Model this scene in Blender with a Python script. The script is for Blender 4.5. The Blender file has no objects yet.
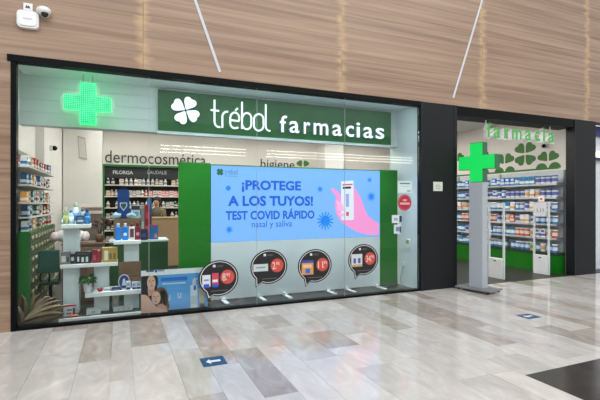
import bpy, bmesh, math, random
from mathutils import Vector, Matrix
random.seed(7)
scn = bpy.context.scene
COL = scn.collection

# ------------------------------------------------------------------ camera
F_PX, HZ, CAM_D, CAM_H, YAW = 425.0, 203.0, 6.3, 1.6, math.radians(23)
CC, SS = math.cos(YAW), math.sin(YAW)
cam = bpy.data.objects.new('camera', bpy.data.cameras.new('camera'))
COL.objects.link(cam)
cam.location = (0, -CAM_D, CAM_H)
cam.rotation_euler = (math.radians(90), 0, -YAW)
cam.data.sensor_width = 36
cam.data.lens = F_PX / 600 * 36
cam.data.shift_y = 3 / 600
cam.data.clip_start = 0.05
scn.camera = cam

# ------------------------------------------------------------------ world, exposure
w = bpy.data.worlds.new('world'); scn.world = w; w.use_nodes = True
w.node_tree.nodes['Background'].inputs[0].default_value = (0.93, 0.97, 1.0, 1)
w.node_tree.nodes['Background'].inputs[1].default_value = 0.85
scn.view_settings.view_transform = 'Standard'
scn.view_settings.look = 'None'
scn.view_settings.gamma = 1
scn.view_settings.use_curve_mapping = False
scn.view_settings.exposure = 0.22

def area(name, loc, sx, sy, energy, color=(1, 1, 1)):
    l = bpy.data.lights.new(name, 'AREA'); l.shape = 'RECTANGLE'; l.size = sx; l.size_y = sy
    l.energy = energy; l.color = color
    o = bpy.data.objects.new(name, l); COL.objects.link(o); o.location = loc
    return o
# added overhead fill for the hall, unseen, tilted a little toward the facade
fill_lamp = area('hall_fill_light', (3.5, -7.0, 8.5), 16, 5, 620, (1.0, 0.975, 0.955))
fill_lamp.rotation_euler = (math.radians(22), 0, 0)

# ------------------------------------------------------------------ pixel -> place
def ray(u):
    a = (u - 300) / F_PX
    return a * CC + SS, -a * SS + CC
def P(u, v, y=0.0):                 # on a plane parallel to the facade
    rx, ry = ray(u); d = (y + CAM_D) / ry
    return Vector((d * rx, y, CAM_H - (v - HZ) / F_PX * d))
def G(u, v, z=0.0):                 # on a level plane
    rx, ry = ray(u); d = F_PX * (CAM_H - z) / (v - HZ)
    return Vector((d * rx, d * ry - CAM_D, z))
def Wx(u, v, X):                    # on a plane square to the facade
    rx, ry = ray(u); d = X / rx
    return Vector((X, d * ry - CAM_D, CAM_H - (v - HZ) / F_PX * d))
def PX(u, y=0.0): return P(u, HZ, y).x
def PZ(u, v, y=0.0): return P(u, v, y).z

# ------------------------------------------------------------------ materials
def lin(c):
    return tuple((x / 255 / 12.92) if x / 255 <= 0.04045 else ((x / 255 + 0.055) / 1.055) ** 2.4 for x in c) + (1,)
_mats = {}
def M(rgb, rough=0.5, metal=0.0, emit=0.0, var=0.03, scale=14.0, spec=0.5, trans=0.0):
    key = (tuple(rgb), rough, metal, emit, var, scale, spec)
    if key in _mats: return _mats[key]
    m = bpy.data.materials.new('mat_%d_%d_%d' % tuple(rgb)); m.use_nodes = True
    nt = m.node_tree; b = nt.nodes['Principled BSDF']
    b.inputs['Roughness'].default_value = rough; b.inputs['Metallic'].default_value = metal
    b.inputs['Specular IOR Level'].default_value = spec
    c = lin(rgb)
    if emit:
        b.inputs['Base Color'].default_value = tuple(x * 0.15 for x in c[:3]) + (1,)
        b.inputs['Emission Color'].default_value = c; b.inputs['Emission Strength'].default_value = emit
    else:
        tc = nt.nodes.new('ShaderNodeTexCoord'); no = nt.nodes.new('ShaderNodeTexNoise')
        no.inputs['Scale'].default_value = scale; no.inputs['Detail'].default_value = 3
        nt.links.new(tc.outputs['Object'], no.inputs['Vector'])
        rp = nt.nodes.new('ShaderNodeValToRGB')
        rp.color_ramp.elements[0].position = 0.3; rp.color_ramp.elements[1].position = 0.7
        rp.color_ramp.elements[0].color = tuple(x * (1 - var) for x in c[:3]) + (1,)
        rp.color_ramp.elements[1].color = tuple(min(1, x * (1 + var)) for x in c[:3]) + (1,)
        nt.links.new(no.outputs['Fac'], rp.inputs['Fac']); nt.links.new(rp.outputs['Color'], b.inputs['Base Color'])
    _mats[key] = m
    return m

def node(nt, t, **kw):
    n = nt.nodes.new(t)
    for k, v in kw.items(): setattr(n, k, v)
    return n

def wood_wall_mat():
    m = bpy.data.materials.new('veneer_plank'); m.use_nodes = True; nt = m.node_tree; L = nt.links.new
    b = nt.nodes['Principled BSDF']; b.inputs['Roughness'].default_value = 0.42
    tc = node(nt, 'ShaderNodeTexCoord'); oi = node(nt, 'ShaderNodeObjectInfo')
    add = node(nt, 'ShaderNodeVectorMath', operation='ADD')
    mul = node(nt, 'ShaderNodeVectorMath', operation='MULTIPLY')
    sc = node(nt, 'ShaderNodeVectorMath', operation='SCALE'); sc.inputs['Scale'].default_value = 37.0
    cmb = node(nt, 'ShaderNodeCombineXYZ')
    for k in range(3): L(oi.outputs['Random'], cmb.inputs[k])
    L(cmb.outputs[0], sc.inputs[0]); L(tc.outputs['Object'], add.inputs[0]); L(sc.outputs[0], add.inputs[1])
    L(add.outputs[0], mul.inputs[0]); mul.inputs[1].default_value = (0.2, 5, 10)
    no = node(nt, 'ShaderNodeTexNoise'); no.inputs['Scale'].default_value = 1.6; no.inputs['Detail'].default_value = 6
    no.inputs['Distortion'].default_value = 0.5
    L(mul.outputs[0], no.inputs['Vector'])
    rp = node(nt, 'ShaderNodeValToRGB'); cr = rp.color_ramp
    cr.elements[0].position = 0.30; cr.elements[0].color = lin((128, 102, 83))
    cr.elements[1].position = 0.72; cr.elements[1].color = lin((170, 144, 122))
    e = cr.elements.new(0.5); e.color = lin((151, 124, 103))
    L(no.outputs['Fac'], rp.inputs['Fac'])
    # warmer, paler wood toward each plank's two ends, with a ragged edge
    sep = node(nt, 'ShaderNodeSeparateXYZ'); L(tc.outputs['Object'], sep.inputs[0])
    ab = node(nt, 'ShaderNodeMath', operation='ABSOLUTE'); L(sep.outputs[0], ab.inputs[0])
    n2 = node(nt, 'ShaderNodeTexNoise'); n2.inputs['Scale'].default_value = 3.0
    mul2 = node(nt, 'ShaderNodeVectorMath', operation='MULTIPLY'); mul2.inputs[1].default_value = (1.0, 1, 4)
    L(add.outputs[0], mul2.inputs[0]); L(mul2.outputs[0], n2.inputs['Vector'])
    ma = node(nt, 'ShaderNodeMath', operation='MULTIPLY_ADD'); L(n2.outputs['Fac'], ma.inputs[0]); ma.inputs[1].default_value = 0.34
    L(ab.outputs[0], ma.inputs[2])
    mr = node(nt, 'ShaderNodeMapRange'); L(ma.outputs[0], mr.inputs['Value'])
    mr.inputs['From Min'].default_value = 1.62; mr.inputs['From Max'].default_value = 1.75
    mr.inputs['To Min'].default_value = 0; mr.inputs['To Max'].default_value = 0.75
    mx = node(nt, 'ShaderNodeMix', data_type='RGBA'); L(mr.outputs[0], mx.inputs['Factor'])
    L(rp.outputs['Color'], mx.inputs[6]); mx.inputs[7].default_value = lin((196, 164, 122))
    hs = node(nt, 'ShaderNodeHueSaturation'); L(mx.outputs[2], hs.inputs['Color'])
    mr2 = node(nt, 'ShaderNodeMapRange'); L(oi.outputs['Random'], mr2.inputs['Value'])
    mr2.inputs['To Min'].default_value = 0.97; mr2.inputs['To Max'].default_value = 1.05
    L(mr2.outputs[0], hs.inputs['Value']); L(hs.outputs[0], b.inputs['Base Color'])
    bp = node(nt, 'ShaderNodeBump'); bp.inputs['Strength'].default_value = 0.12; bp.inputs['Distance'].default_value = 0.004
    L(no.outputs['Fac'], bp.inputs['Height']); L(bp.outputs[0], b.inputs['Normal'])
    return m
MAT_WOOD = wood_wall_mat()

def stone_mat(name, c0, c1, vein, rough=0.10):
    m = bpy.data.materials.new(name); m.use_nodes = True; nt = m.node_tree; L = nt.links.new
    b = nt.nodes['Principled BSDF']; b.inputs['Roughness'].default_value = rough
    b.inputs['Specular IOR Level'].default_value = 0.65
    tc = node(nt, 'ShaderNodeTexCoord'); oi = node(nt, 'ShaderNodeObjectInfo')
    cmb = node(nt, 'ShaderNodeCombineXYZ')
    for k in range(3): L(oi.outputs['Random'], cmb.inputs[k])
    sc = node(nt, 'ShaderNodeVectorMath', operation='SCALE'); sc.inputs['Scale'].default_value = 53.0
    L(cmb.outputs[0], sc.inputs[0])
    add = node(nt, 'ShaderNodeVectorMath', operation='ADD'); L(tc.outputs['Object'], add.inputs[0]); L(sc.outputs[0], add.inputs[1])
    mul = node(nt, 'ShaderNodeVectorMath', operation='MULTIPLY'); mul.inputs[1].default_value = (3.0, 1.3, 1)
    L(add.outputs[0], mul.inputs[0])
    no = node(nt, 'ShaderNodeTexNoise'); no.inputs['Scale'].default_value = 1.7; no.inputs['Detail'].default_value = 7
    no.inputs['Distortion'].default_value = 1.4; L(mul.outputs[0], no.inputs['Vector'])
    rp = node(nt, 'ShaderNodeValToRGB'); cr = rp.color_ramp
    cr.elements[0].position = 0.28; cr.elements[0].color = lin(c0)
    cr.elements[1].position = 0.72; cr.elements[1].color = lin(vein)
    e = cr.elements.new(0.52); e.color = lin(c1)
    L(no.outputs['Fac'], rp.inputs['Fac'])
    hs = node(nt, 'ShaderNodeHueSaturation'); L(rp.outputs['Color'], hs.inputs['Color'])
    mr = node(nt, 'ShaderNodeMapRange'); L(oi.outputs['Random'], mr.inputs['Value'])
    mr.inputs['To Min'].default_value = 0.94; mr.inputs['To Max'].default_value = 1.04
    L(mr.outputs[0], hs.inputs['Value']); L(hs.outputs[0], b.inputs['Base Color'])
    return m
STONES = [stone_mat('cream_marble', (194, 188, 182), (204, 199, 194), (217, 213, 209)),
          stone_mat('grey_marble', (184, 179, 174), (195, 190, 186), (208, 204, 201)),
          stone_mat('tan_marble', (162, 152, 143), (176, 167, 158), (192, 185, 178)),
          stone_mat('brown_marble', (148, 136, 126), (164, 153, 144), (181, 172, 164))]
MAT_DARKSTONE = stone_mat('dark_stone', (58, 54, 52), (66, 62, 60), (82, 77, 74), 0.16)

def glass_mat():
    m = bpy.data.materials.new('shop_glass'); m.use_nodes = True; nt = m.node_tree; L = nt.links.new
    nt.nodes.remove(nt.nodes['Principled BSDF'])
    out = [n for n in nt.nodes if n.type == 'OUTPUT_MATERIAL'][0]
    tr = node(nt, 'ShaderNodeBsdfTransparent'); tr.inputs[0].default_value = (0.94, 0.975, 0.97, 1)
    gl = node(nt, 'ShaderNodeBsdfGlossy'); gl.inputs['Roughness'].default_value = 0.01
    gl.inputs['Color'].default_value = (1, 1, 1, 1)
    fr = node(nt, 'ShaderNodeFresnel'); fr.inputs['IOR'].default_value = 1.27
    mx = node(nt, 'ShaderNodeMixShader')
    L(fr.outputs[0], mx.inputs[0]); L(tr.outputs[0], mx.inputs[1]); L(gl.outputs[0], mx.inputs[2]); L(mx.outputs[0], out.inputs[0])
    return m
MAT_GLASS = glass_mat()

def led_dot_mat(name, rgb, pitch, strength, floor=0.12):
    m = bpy.data.materials.new(name); m.use_nodes = True; nt = m.node_tree; L = nt.links.new
    b = nt.nodes['Principled BSDF']; b.inputs['Base Color'].default_value = (0.01, 0.08, 0.04, 1); b.inputs['Roughness'].default_value = 0.4
    tc = node(nt, 'ShaderNodeTexCoord'); sep = node(nt, 'ShaderNodeSeparateXYZ'); L(tc.outputs['Object'], sep.inputs[0])
    outs = []
    for k in (0, 2):
        d = node(nt, 'ShaderNodeMath', operation='DIVIDE'); L(sep.outputs[k], d.inputs[0]); d.inputs[1].default_value = pitch
        f = node(nt, 'ShaderNodeMath', operation='FRACT'); L(d.outputs[0], f.inputs[0])
        s = node(nt, 'ShaderNodeMath', operation='SUBTRACT'); L(f.outputs[0], s.inputs[0]); s.inputs[1].default_value = 0.5
        p = node(nt, 'ShaderNodeMath', operation='MULTIPLY'); L(s.outputs[0], p.inputs[0]); L(s.outputs[0], p.inputs[1])
        outs.append(p)
    ad = node(nt, 'ShaderNodeMath', operation='ADD'); L(outs[0].outputs[0], ad.inputs[0]); L(outs[1].outputs[0], ad.inputs[1])
    lt = node(nt, 'ShaderNodeMath', operation='LESS_THAN'); L(ad.outputs[0], lt.inputs[0]); lt.inputs[1].default_value = 0.15
    no = node(nt, 'ShaderNodeTexNoise'); no.inputs['Scale'].default_value = 9; L(tc.outputs['Object'], no.inputs['Vector'])
    ma = node(nt, 'ShaderNodeMath', operation='MULTIPLY'); L(lt.outputs[0], ma.inputs[0]); L(no.outputs['Fac'], ma.inputs[1])
    mm = node(nt, 'ShaderNodeMath', operation='MULTIPLY_ADD'); L(ma.outputs[0], mm.inputs[0]); mm.inputs[1].default_value = strength * 2; mm.inputs[2].default_value = strength * floor
    b.inputs['Emission Color'].default_value = lin(rgb); L(mm.outputs[0], b.inputs['Emission Strength'])
    return m

WHITE = M((232, 234, 234), 0.45); OFFW = M((224, 220, 214), 0.7, var=0.03, scale=3)
BLACK = M((6, 8, 9), 0.5, spec=0.12); CHAR = M((28, 30, 32), 0.5, spec=0.2)
STEEL = M((150, 156, 162), 0.35, 0.6); DGREY = M((70, 72, 74), 0.5)
GREENP = M((14, 112, 18), 0.35, var=0.05, scale=3); SIGNG = M((36, 98, 48), 0.5, var=0.08, scale=4)
LEAFG = M((42, 108, 22), 0.5); KRAFT = M((118, 102, 80), 0.8, var=0.25, scale=9)
WOODB = M((124, 92, 68), 0.6, var=0.2, scale=5); CARD = M((170, 136, 98), 0.8, var=0.08)

# ------------------------------------------------------------------ mesh helpers
class MB:
    def __init__(s): s.v = []; s.f = []; s.m = []; s.sm = []
    def add(s, vs, fs, mi=0, smooth=False):
        o = len(s.v); s.v += [tuple(x) for x in vs]
        for f in fs: s.f.append([i + o for i in f]); s.m.append(mi); s.sm.append(smooth)
        return s
    def box(s, x0, x1, y0, y1, z0, z1, mi=0, bev=0.0):
        if bev <= 0:
            vs = [(x, y, z) for x in (x0, x1) for y in (y0, y1) for z in (z0, z1)]
            return s.add(vs, [(0, 1, 3, 2), (4, 6, 7, 5), (0, 4, 5, 1), (2, 3, 7, 6), (0, 2, 6, 4), (1, 5, 7, 3)], mi)
        bm = bmesh.new(); bmesh.ops.create_cube(bm, size=1)
        for v in bm.verts:
            v.co = Vector(((x0 + x1) / 2 + v.co.x * (x1 - x0), (y0 + y1) / 2 + v.co.y * (y1 - y0), (z0 + z1) / 2 + v.co.z * (z1 - z0)))
        bmesh.ops.bevel(bm, geom=bm.edges[:], offset=bev, segments=2, affect='EDGES', profile=0.6)
        bm.verts.index_update()
        s.add([v.co[:] for v in bm.verts], [[v.index for v in f.verts] for f in bm.faces], mi); bm.free()
        return s
    def lathe(s, prof, c=(0, 0, 0), n=12, mi=0, smooth=True, sx=1.0, sy=1.0, mis=None):
        vs = []; k = len(prof)
        for r, z in prof:
            for i in range(n):
                t = 2 * math.pi * i / n
                vs.append((c[0] + r * sx * math.cos(t), c[1] + r * sy * math.sin(t), c[2] + z))
        for j in range(k - 1):
            fs = [(j * n + i, j * n + (i + 1) % n, (j + 1) * n + (i + 1) % n, (j + 1) * n + i) for i in range(n)]
            if j == 0: base = len(s.v); s.v += vs
            for f in fs: s.f.append([q + base for q in f]); s.m.append(mis[j] if mis else mi); s.sm.append(smooth)
        s.f.append([base + i for i in range(n)][::-1]); s.m.append(mis[0] if mis else mi); s.sm.append(False)
        s.f.append([base + (k - 1) * n + i for i in range(n)]); s.m.append(mis[-1] if mis else mi); s.sm.append(False)
        return s
    def prism(s, pts, y0, y1, mi=0, side=None):      # outline in XZ, thick along Y
        n = len(pts)
        ar = sum(pts[i][0] * pts[(i + 1) % n][1] - pts[(i + 1) % n][0] * pts[i][1] for i in range(n))
        if ar < 0: pts = pts[::-1]
        s.add([(x, y0, z) for x, z in pts] + [(x, y1, z) for x, z in pts], [list(range(n))], mi)
        o = len(s.v) - 2 * n
        s.f.append([o + n + i for i in range(n)][::-1]); s.m.append(mi if side is None else side); s.sm.append(False)
        for i in range(n):
            j = (i + 1) % n
            s.f.append([o + i, o + n + i, o + n + j, o + j]); s.m.append(mi if side is None else side); s.sm.append(False)
        return s
    def prism_yz(s, pts, x0, x1, mi=0):
        t = MB().prism([(a, b) for a, b in pts], x0, x1, mi)
        t.v = [(y, x, z) for x, y, z in t.v]
        return s.merge(t)
    def slab(s, pts, z0, z1, mi=0):                    # outline in XY
        t = MB().prism(pts, z0, z1, mi)
        t.v = [(x, z, y) for x, y, z in t.v]
        return s.merge(t)
    def merge(s, t):
        o = len(s.v); s.v += t.v
        s.f += [[i + o for i in f] for f in t.f]; s.m += t.m; s.sm += t.sm
        return s
    def tube(s, pts, r, n=8, mi=0, cap=True):
        pts = [Vector(p) for p in pts]; rings = []
        rr = r if isinstance(r, (list, tuple)) else [r] * len(pts)
        up = None
        for i, p in enumerate(pts):
            d = (pts[min(i + 1, len(pts) - 1)] - pts[max(i - 1, 0)]).normalized()
            if up is None: up = Vector((0, 0, 1)) if abs(d.z) < 0.9 else Vector((0, 1, 0))
            a = d.cross(up)
            if a.length < 1e-4: a = d.cross(Vector((1, 0, 0)))
            a.normalize(); b = a.cross(d).normalized(); up = b
            rings.append([p + (a * math.cos(2 * math.pi * k / n) + b * math.sin(2 * math.pi * k / n)) * rr[i] for k in range(n)])
        o = len(s.v)
        for g in rings: s.v += [tuple(q) for q in g]
        for i in range(len(rings) - 1):
            for k in range(n):
                s.f.append([o + i * n + k, o + i * n + (k + 1) % n, o + (i + 1) * n + (k + 1) % n, o + (i + 1) * n + k]); s.m.append(mi); s.sm.append(True)
        if cap:
            s.f.append([o + k for k in range(n)][::-1]); s.m.append(mi); s.sm.append(False)
            q = o + (len(rings) - 1) * n
            s.f.append([q + k for k in range(n)]); s.m.append(mi); s.sm.append(False)
        return s
    def ball(s, c, rx, ry, rz, n=12, k=7, mi=0):
        prof = [(max(1e-4, math.sin(math.pi * i / k)), -math.cos(math.pi * i / k)) for i in range(k + 1)]
        t = MB().lathe(prof, n=n, mi=mi)
        t.v = [(c[0] + x * rx, c[1] + y * ry, c[2] + z * rz) for x, y, z in t.v]
        return s.merge(t)
    def mesh(s, name, mats):
        me = bpy.data.meshes.new(name); me.from_pydata(s.v, [], s.f)
        for m in (mats if isinstance(mats, (list, tuple)) else [mats]): me.materials.append(m)
        me.polygons.foreach_set('material_index', s.m); me.polygons.foreach_set('use_smooth', s.sm)
        me.validate(); me.update()
        bm = bmesh.new(); bm.from_mesh(me); bmesh.ops.recalc_face_normals(bm, faces=bm.faces[:]); bm.to_mesh(me); bm.free()
        return me
    def build(s, name, mats, parent=None, loc=None):
        return put(name, s.mesh(name, mats), parent, loc)

def put(name, me, parent=None, loc=None):
    o = bpy.data.objects.new(name, me); COL.objects.link(o)
    if parent is not None: o.parent = parent
    if loc is not None: o.location = loc
    return o
def tag(o, label, cat, group=None):
    o['label'] = label; o['category'] = cat
    if group: o['group'] = group
    return o
def thing(name, label, cat, loc=(0, 0, 0), rz=0.0, group=None):
    o = bpy.data.objects.new(name, None); COL.objects.link(o); o.empty_display_size = 0.1
    o.location = loc; o.rotation_euler = (0, 0, rz)
    return tag(o, label, cat, group)
def struct(o, label=None):
    o['kind'] = 'structure'
    if label: o['label'] = label
    return o
def ell(cx, cz, rx, rz, n=28, a0=0.0, a1=2 * math.pi):
    return [(cx + rx * math.cos(a0 + (a1 - a0) * i / n), cz + rz * math.sin(a0 + (a1 - a0) * i / n)) for i in range(n)]
def heart(cx, cz, size, ang, n=22, kx=1.0):
    """one clover leaf: pointed tip at (cx, cz), two shallow lobes away along ang"""
    half = [(0, 0), (0.22, 0.2), (0.46, 0.39), (0.70, 0.49), (0.90, 0.44), (1.0, 0.27), (0.985, 0.1), (0.93, 0)]
    ctl = half + [(x, -y) for x, y in half[-2:0:-1]]
    m = len(ctl); pts = []
    for i in range(m):
        p0, p1, p2, p3 = (ctl[(i + k) % m] for k in (-1, 0, 1, 2))
        for t in (0, 0.5):
            q = [0.5 * (2 * p1[c] + (p2[c] - p0[c]) * t + (2 * p0[c] - 5 * p1[c] + 4 * p2[c] - p3[c]) * t * t + (3 * p1[c] - p0[c] - 3 * p2[c] + p3[c]) * t ** 3) for c in (0, 1)]
            pts.append((cx + kx * size * (q[0] * math.cos(ang) - q[1] * math.sin(ang)), cz + size * (q[0] * math.sin(ang) + q[1] * math.cos(ang))))
    return pts
_tc = {}
def text_mesh(txt, extrude, bold=0.0):
    k = (txt, bold)
    if k not in _tc:
        cu = bpy.data.curves.new('t', 'FONT'); cu.body = txt; cu.extrude = 0.5; cu.offset = bold; cu.resolution_u = 3
        o = bpy.data.objects.new('t', cu); COL.objects.link(o)
        bpy.context.view_layer.update()
        me = bpy.data.meshes.new_from_object(o)
        vs = [v.co.copy() for v in me.vertices]; fs = [list(p.vertices) for p in me.polygons]
        bpy.data.objects.remove(o); bpy.data.curves.remove(cu); bpy.data.meshes.remove(me)
        _tc[k] = (vs, fs)
    return _tc[k]
def text(name, txt, x0, x1, z0, z1, y0, y1, mats, parent=None, bold=0.0):
    """lettering in the XZ plane seen from -Y, its outline fitted to the rectangle, y0 front, y1 back"""
    vs, fs = text_mesh(txt, 0.5, bold)
    ax = min(v.x for v in vs); bx = max(v.x for v in vs); ay = min(v.y for v in vs); by = max(v.y for v in vs)
    b = MB()
    V = [(x0 + (v.x - ax) / (bx - ax) * (x1 - x0), y0 if v.z > 0 else y1, z0 + (v.y - ay) / (by - ay) * (z1 - z0)) for v in vs]
    mats = mats if isinstance(mats, (list, tuple)) else [mats]
    for f in fs:
        front = all(vs[i].z > 0 for i in f)
        b.f.append(list(f)); b.m.append(0 if front or len(mats) == 1 else 1); b.sm.append(False)
    b.v = V
    return b.build(name, mats, parent)
def text_px(name, txt, u0, u1, v0, v1, y, depth, mats, parent=None, bold=0.0):
    """the same from a pixel box measured at its middle"""
    um = (u0 + u1) / 2
    return text(name, txt, PX(u0, y), PX(u1, y), PZ(um, v1, y), PZ(um, v0, y), y, y + depth, mats, parent, bold)
ORD = ['first', 'second', 'third', 'fourth', 'fifth', 'sixth', 'seventh', 'eighth', 'ninth', 'tenth', 'eleventh', 'twelfth',
       'thirteenth', 'fourteenth', 'fifteenth', 'sixteenth', 'seventeenth', 'eighteenth', 'nineteenth', 'twentieth',
       'twenty-first', 'twenty-second', 'twenty-third', 'twenty-fourth', 'twenty-fifth', 'twenty-sixth', 'twenty-seventh',
       'twenty-eighth', 'twenty-ninth', 'thirtieth', 'thirty-first', 'thirty-second', 'thirty-third', 'thirty-fourth', 'thirty-fifth']

# ================================================================== STRUCTURE
ZT = 3.446                 # underside of the timber fascia
GL, GR = PX(16.8), PX(419)   # glass ends
RX = 9.35                  # inner face of right shop wall
LX = -1.42                 # inner face of left shop wall
BY = 6.2                   # back wall
# ---- mall floor
fl = struct(MB().box(-9, 22, -23, 0.0, -0.2, -0.012).build('floor', M((150, 143, 135), 0.3)), 'polished marble floor of the mall hall')
random.seed(21)
edges = [-5.6, -5.2, -4.8, -4.5, -4.1, -3.7, -3.4, -3.0, -2.6, -2.3, -1.9, -1.6, -1.2, -0.78, -0.38, -0.08, 0.12, 0.52, 0.81, 1.1, 1.40]
while edges[-1] < 14:
    edges.append(round(edges[-1] + random.choice([0.2, 0.3, 0.3, 0.4]), 3))
IX0, IY1 = 3.47, -3.48
edges[min(range(len(edges)), key=lambda i: abs(edges[i] - IX0))] = IX0      # the dark inlay's near corner
def in_view(x, y):
    dx, dy = x, y + CAM_D
    d = dx * SS + dy * CC
    if d < 2.6: return False
    a = (dx * CC - dy * SS) / d
    return -0.82 < a < 0.86
tcache = {}; rest = MB(); ntile = 0
for i in range(len(edges) - 1):
    x0, x1 = edges[i], edges[i + 1]
    y = -0.035 ; first = True
    while y > -9:
        Lh = random.choice([0.6, 0.9, 1.2, 1.5]) * (random.choice([0.35, 0.6, 1]) if first else 1); first = False
        ya, yb = y - Lh, y
        y = ya
        if x1 > IX0 + 0.001 and ya < IY1:
            if yb <= IY1 + 0.005: continue
            ya = IY1 
            if x0 < IX0 < x1: ya = IY1
        k = random.choices([0, 1, 2, 3], [5, 4.5, 2.4, 0.7])[0]
        Lt, Wd = round(yb - ya - 0.002, 3), round(x1 - x0 - 0.002, 3)
        cx, cy = (x0 + x1) / 2, (ya + yb) / 2
        if any(in_view(px, py) for px in (x0, cx, x1) for py in (ya, cy, yb)) and ntile < 290 and ya > -6 and x0 < 12.5:
            key = (Lt, Wd, k)
            if key not in tcache:
                tcache[key] = MB().box(-Wd / 2, Wd / 2, -Lt / 2, Lt / 2, -0.012, 0).mesh('tile', STONES[k])
            put('tile', tcache[key], fl, (cx, cy, 0)); ntile += 1
        else:
            rest.box(cx - Wd / 2, cx + Wd / 2, cy - Lt / 2, cy + Lt / 2, -0.012, 0, k)
r_ = rest.build('tile_field', STONES, fl); r_['kind'] = 'stuff'
dk = {}
for i in range(12):
    for j in range(4):
        x0 = IX0 + i * 0.75; y1 = IY1 - j * 0.75
        if x0 > 12: continue
        if 'd' not in dk: dk['d'] = MB().box(0.001, 0.749, -0.749, -0.001, -0.012, 0.0).mesh('inlay_tile', MAT_DARKSTONE)
        put('inlay_tile', dk['d'], fl, (x0, y1, 0))
# ---- shop floor
struct(MB().box(LX - 0.2, RX + 0.1, 0.0, BY, -0.2, -0.001).build('floor', M((50, 46, 43), 0.4, var=0.1, scale=2)), 'dark grey-brown floor inside the shop')
# ---- shop shell
struct(MB().box(LX - 0.15, LX, 0.05, BY + 0.15, 0, 3.8).box(LX, -1.28, 2.75, BY, 0, 3.7).build('wall_left', OFFW), 'white left wall of the shop')
struct(MB().box(LX - 0.15, RX + 0.15, BY, BY + 0.15, 0, 3.8).build('wall_back', M((216, 208, 200), 0.75, var=0.03, scale=2)), 'pale back wall of the shop')
struct(MB().box(RX, RX + 0.15, 0.05, BY, 0, 3.8).build('wall_right', M((228, 224, 216), 0.7, var=0.02, scale=2)), 'cream right wall of the shop')
struct(MB().box(LX, RX, 0.7, BY, 3.7, 3.85).build('ceiling', M((225, 225, 222), 0.8)), 'white shop ceiling')
struct(MB().box(GL - 0.05, GR + 0.02, 0.09, 0.7, 3.40, 3.55).build('ceiling', M((222, 228, 228), 0.7)), 'white ceiling over the window display')
# ceiling over the entrance
struct(MB().box(5.05, RX, 0.35, 0.7, 3.70, 3.85).build('ceiling', M((222, 226, 224), 0.7)), 'white ceiling just inside the entrance')
# column between back wall and left wall
x0, x1 = PX(63, 5.4), PX(102, 5.4)
struct(MB().box(x0, x1, 5.4, BY, 0, 3.7).build('wall_pier', M((220, 216, 210), 0.75, var=0.03, scale=2)), 'plain white pier beside the cosmetics shelves')
x0, x1 = PX(325, 5.6), PX(343, 5.6)
struct(MB().box(x0, x1, 5.6, BY, 0, 3.7).build('wall_pier', M((222, 217, 212), 0.75, var=0.03, scale=2)), 'white pier behind the big screen')
# ---- timber facade
wall = struct(MB().box(-9, 18, 0.0, 0.25, ZT, 6.6).box(-9, PX(11.2), 0.0, 0.25, 0, ZT).build('wall_front', M((96, 74, 56), 0.7)), 'timber-clad mall facade above the shop')
PH = 0.1855
pm = MB().box(-1.558, 1.558, -0.012, 0.02, 0.0003, PH - 0.0003).mesh('plank', MAT_WOOD)
random.seed(5)
for r in range(17):
    for c in range(-1, 5):
        o = put('plank', pm, wall, (-1.26 + 3.12 * c + random.uniform(-0.0012, 0.0012), -0.022 - random.random() * 0.002, ZT + r * PH))
xe = PX(11.2); pl = MB().box(-1.558 , -1.558 + (xe - (-2.82)), -0.012, 0.02, 0.0003, PH - 0.0003).mesh('plank', MAT_WOOD)
for r in range(19):
    zz = r * PH
    if zz + PH > ZT + 0.1: continue
    put('plank', pl, wall, (-2.82 + 1.558, -0.022 - random.random() * 0.005, zz))
lo = MB()
for c in range(-3, 0):
    for r in range(37 if c < -1 else 0):
        lo.box(-2.82 + 3.12 * (c + 1) , -2.82 + 3.12 * (c + 2) - 0.003, -0.032, 0.0, r * PH, r * PH + PH - 0.002)
o = lo.build('plank_field', MAT_WOOD, wall); o['kind'] = 'stuff'
# ---- black header beams, frames, pillars
struct(MB().box(PX(8), GR, -0.055, 0.09, 3.365, ZT).build('trim_1', BLACK), 'black header beam over the shop window')
struct(MB().box(PX(11.5), GL, -0.045, 0.09, 0, 3.365).build('trim_2', BLACK), 'slim black left post of the shop window')
struct(MB().box(GL, GR, -0.03, 0.09, 0, 0.03).build('trim_3', BLACK), 'black sill rail under the shop window')
px0, px1 = GR, PX(455)
b = MB().box(px0 + 0.07, px1 - 0.07, -0.05, 0.6, 0, ZT).box(px0, px0 + 0.067, -0.055, 0.6, 0, ZT, 1).box(px1 - 0.067, px1, -0.055, 0.6, 0, ZT, 1)
b.box(px0 + 0.066, px1 - 0.066, -0.046, 0.5, 0, ZT - 0.01, 1)
struct(b.build('wall_pillar', [CHAR, M((13, 17, 22), 0.4, spec=0.3)]), 'charcoal clad pillar between shop window and entrance')
rx0, rx1 = 9.23, PX(593.5)
b = MB().box(rx0, rx1, -0.05, 0.15, 0, ZT).box(rx0 - 0.003, rx0 + 0.02, -0.052, 0.155, 0, ZT, 1)
struct(b.build('wall_pillar', [CHAR, M((22, 25, 28), 0.4, spec=0.3)]), 'charcoal clad pillar right of the entrance')
struct(MB().box(px1, rx0, -0.04, 0.34, 3.265, ZT - 0.001).build('trim_4', BLACK), 'deep black header over the entrance')
# ---- glazing
seams = [GL, PX(149), PX(257), PX(345), GR]
gz = thing('window_1', 'shop window of four frameless glass panes', 'window'); struct(gz)
if 'category' in gz: del gz['category']
for i in range(4):
    MB().box(seams[i] + 0.0025, seams[i + 1] - 0.0025, 0.0, 0.012, 0.03, 3.365).build('pane', MAT_GLASS, gz)
for s_ in seams[1:4]:
    MB().box(s_ - 0.0025, s_ + 0.0025, 0.001, 0.011, 0.03, 3.365).build('pane_joint', M((170, 182, 184), 0.3), gz)
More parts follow.
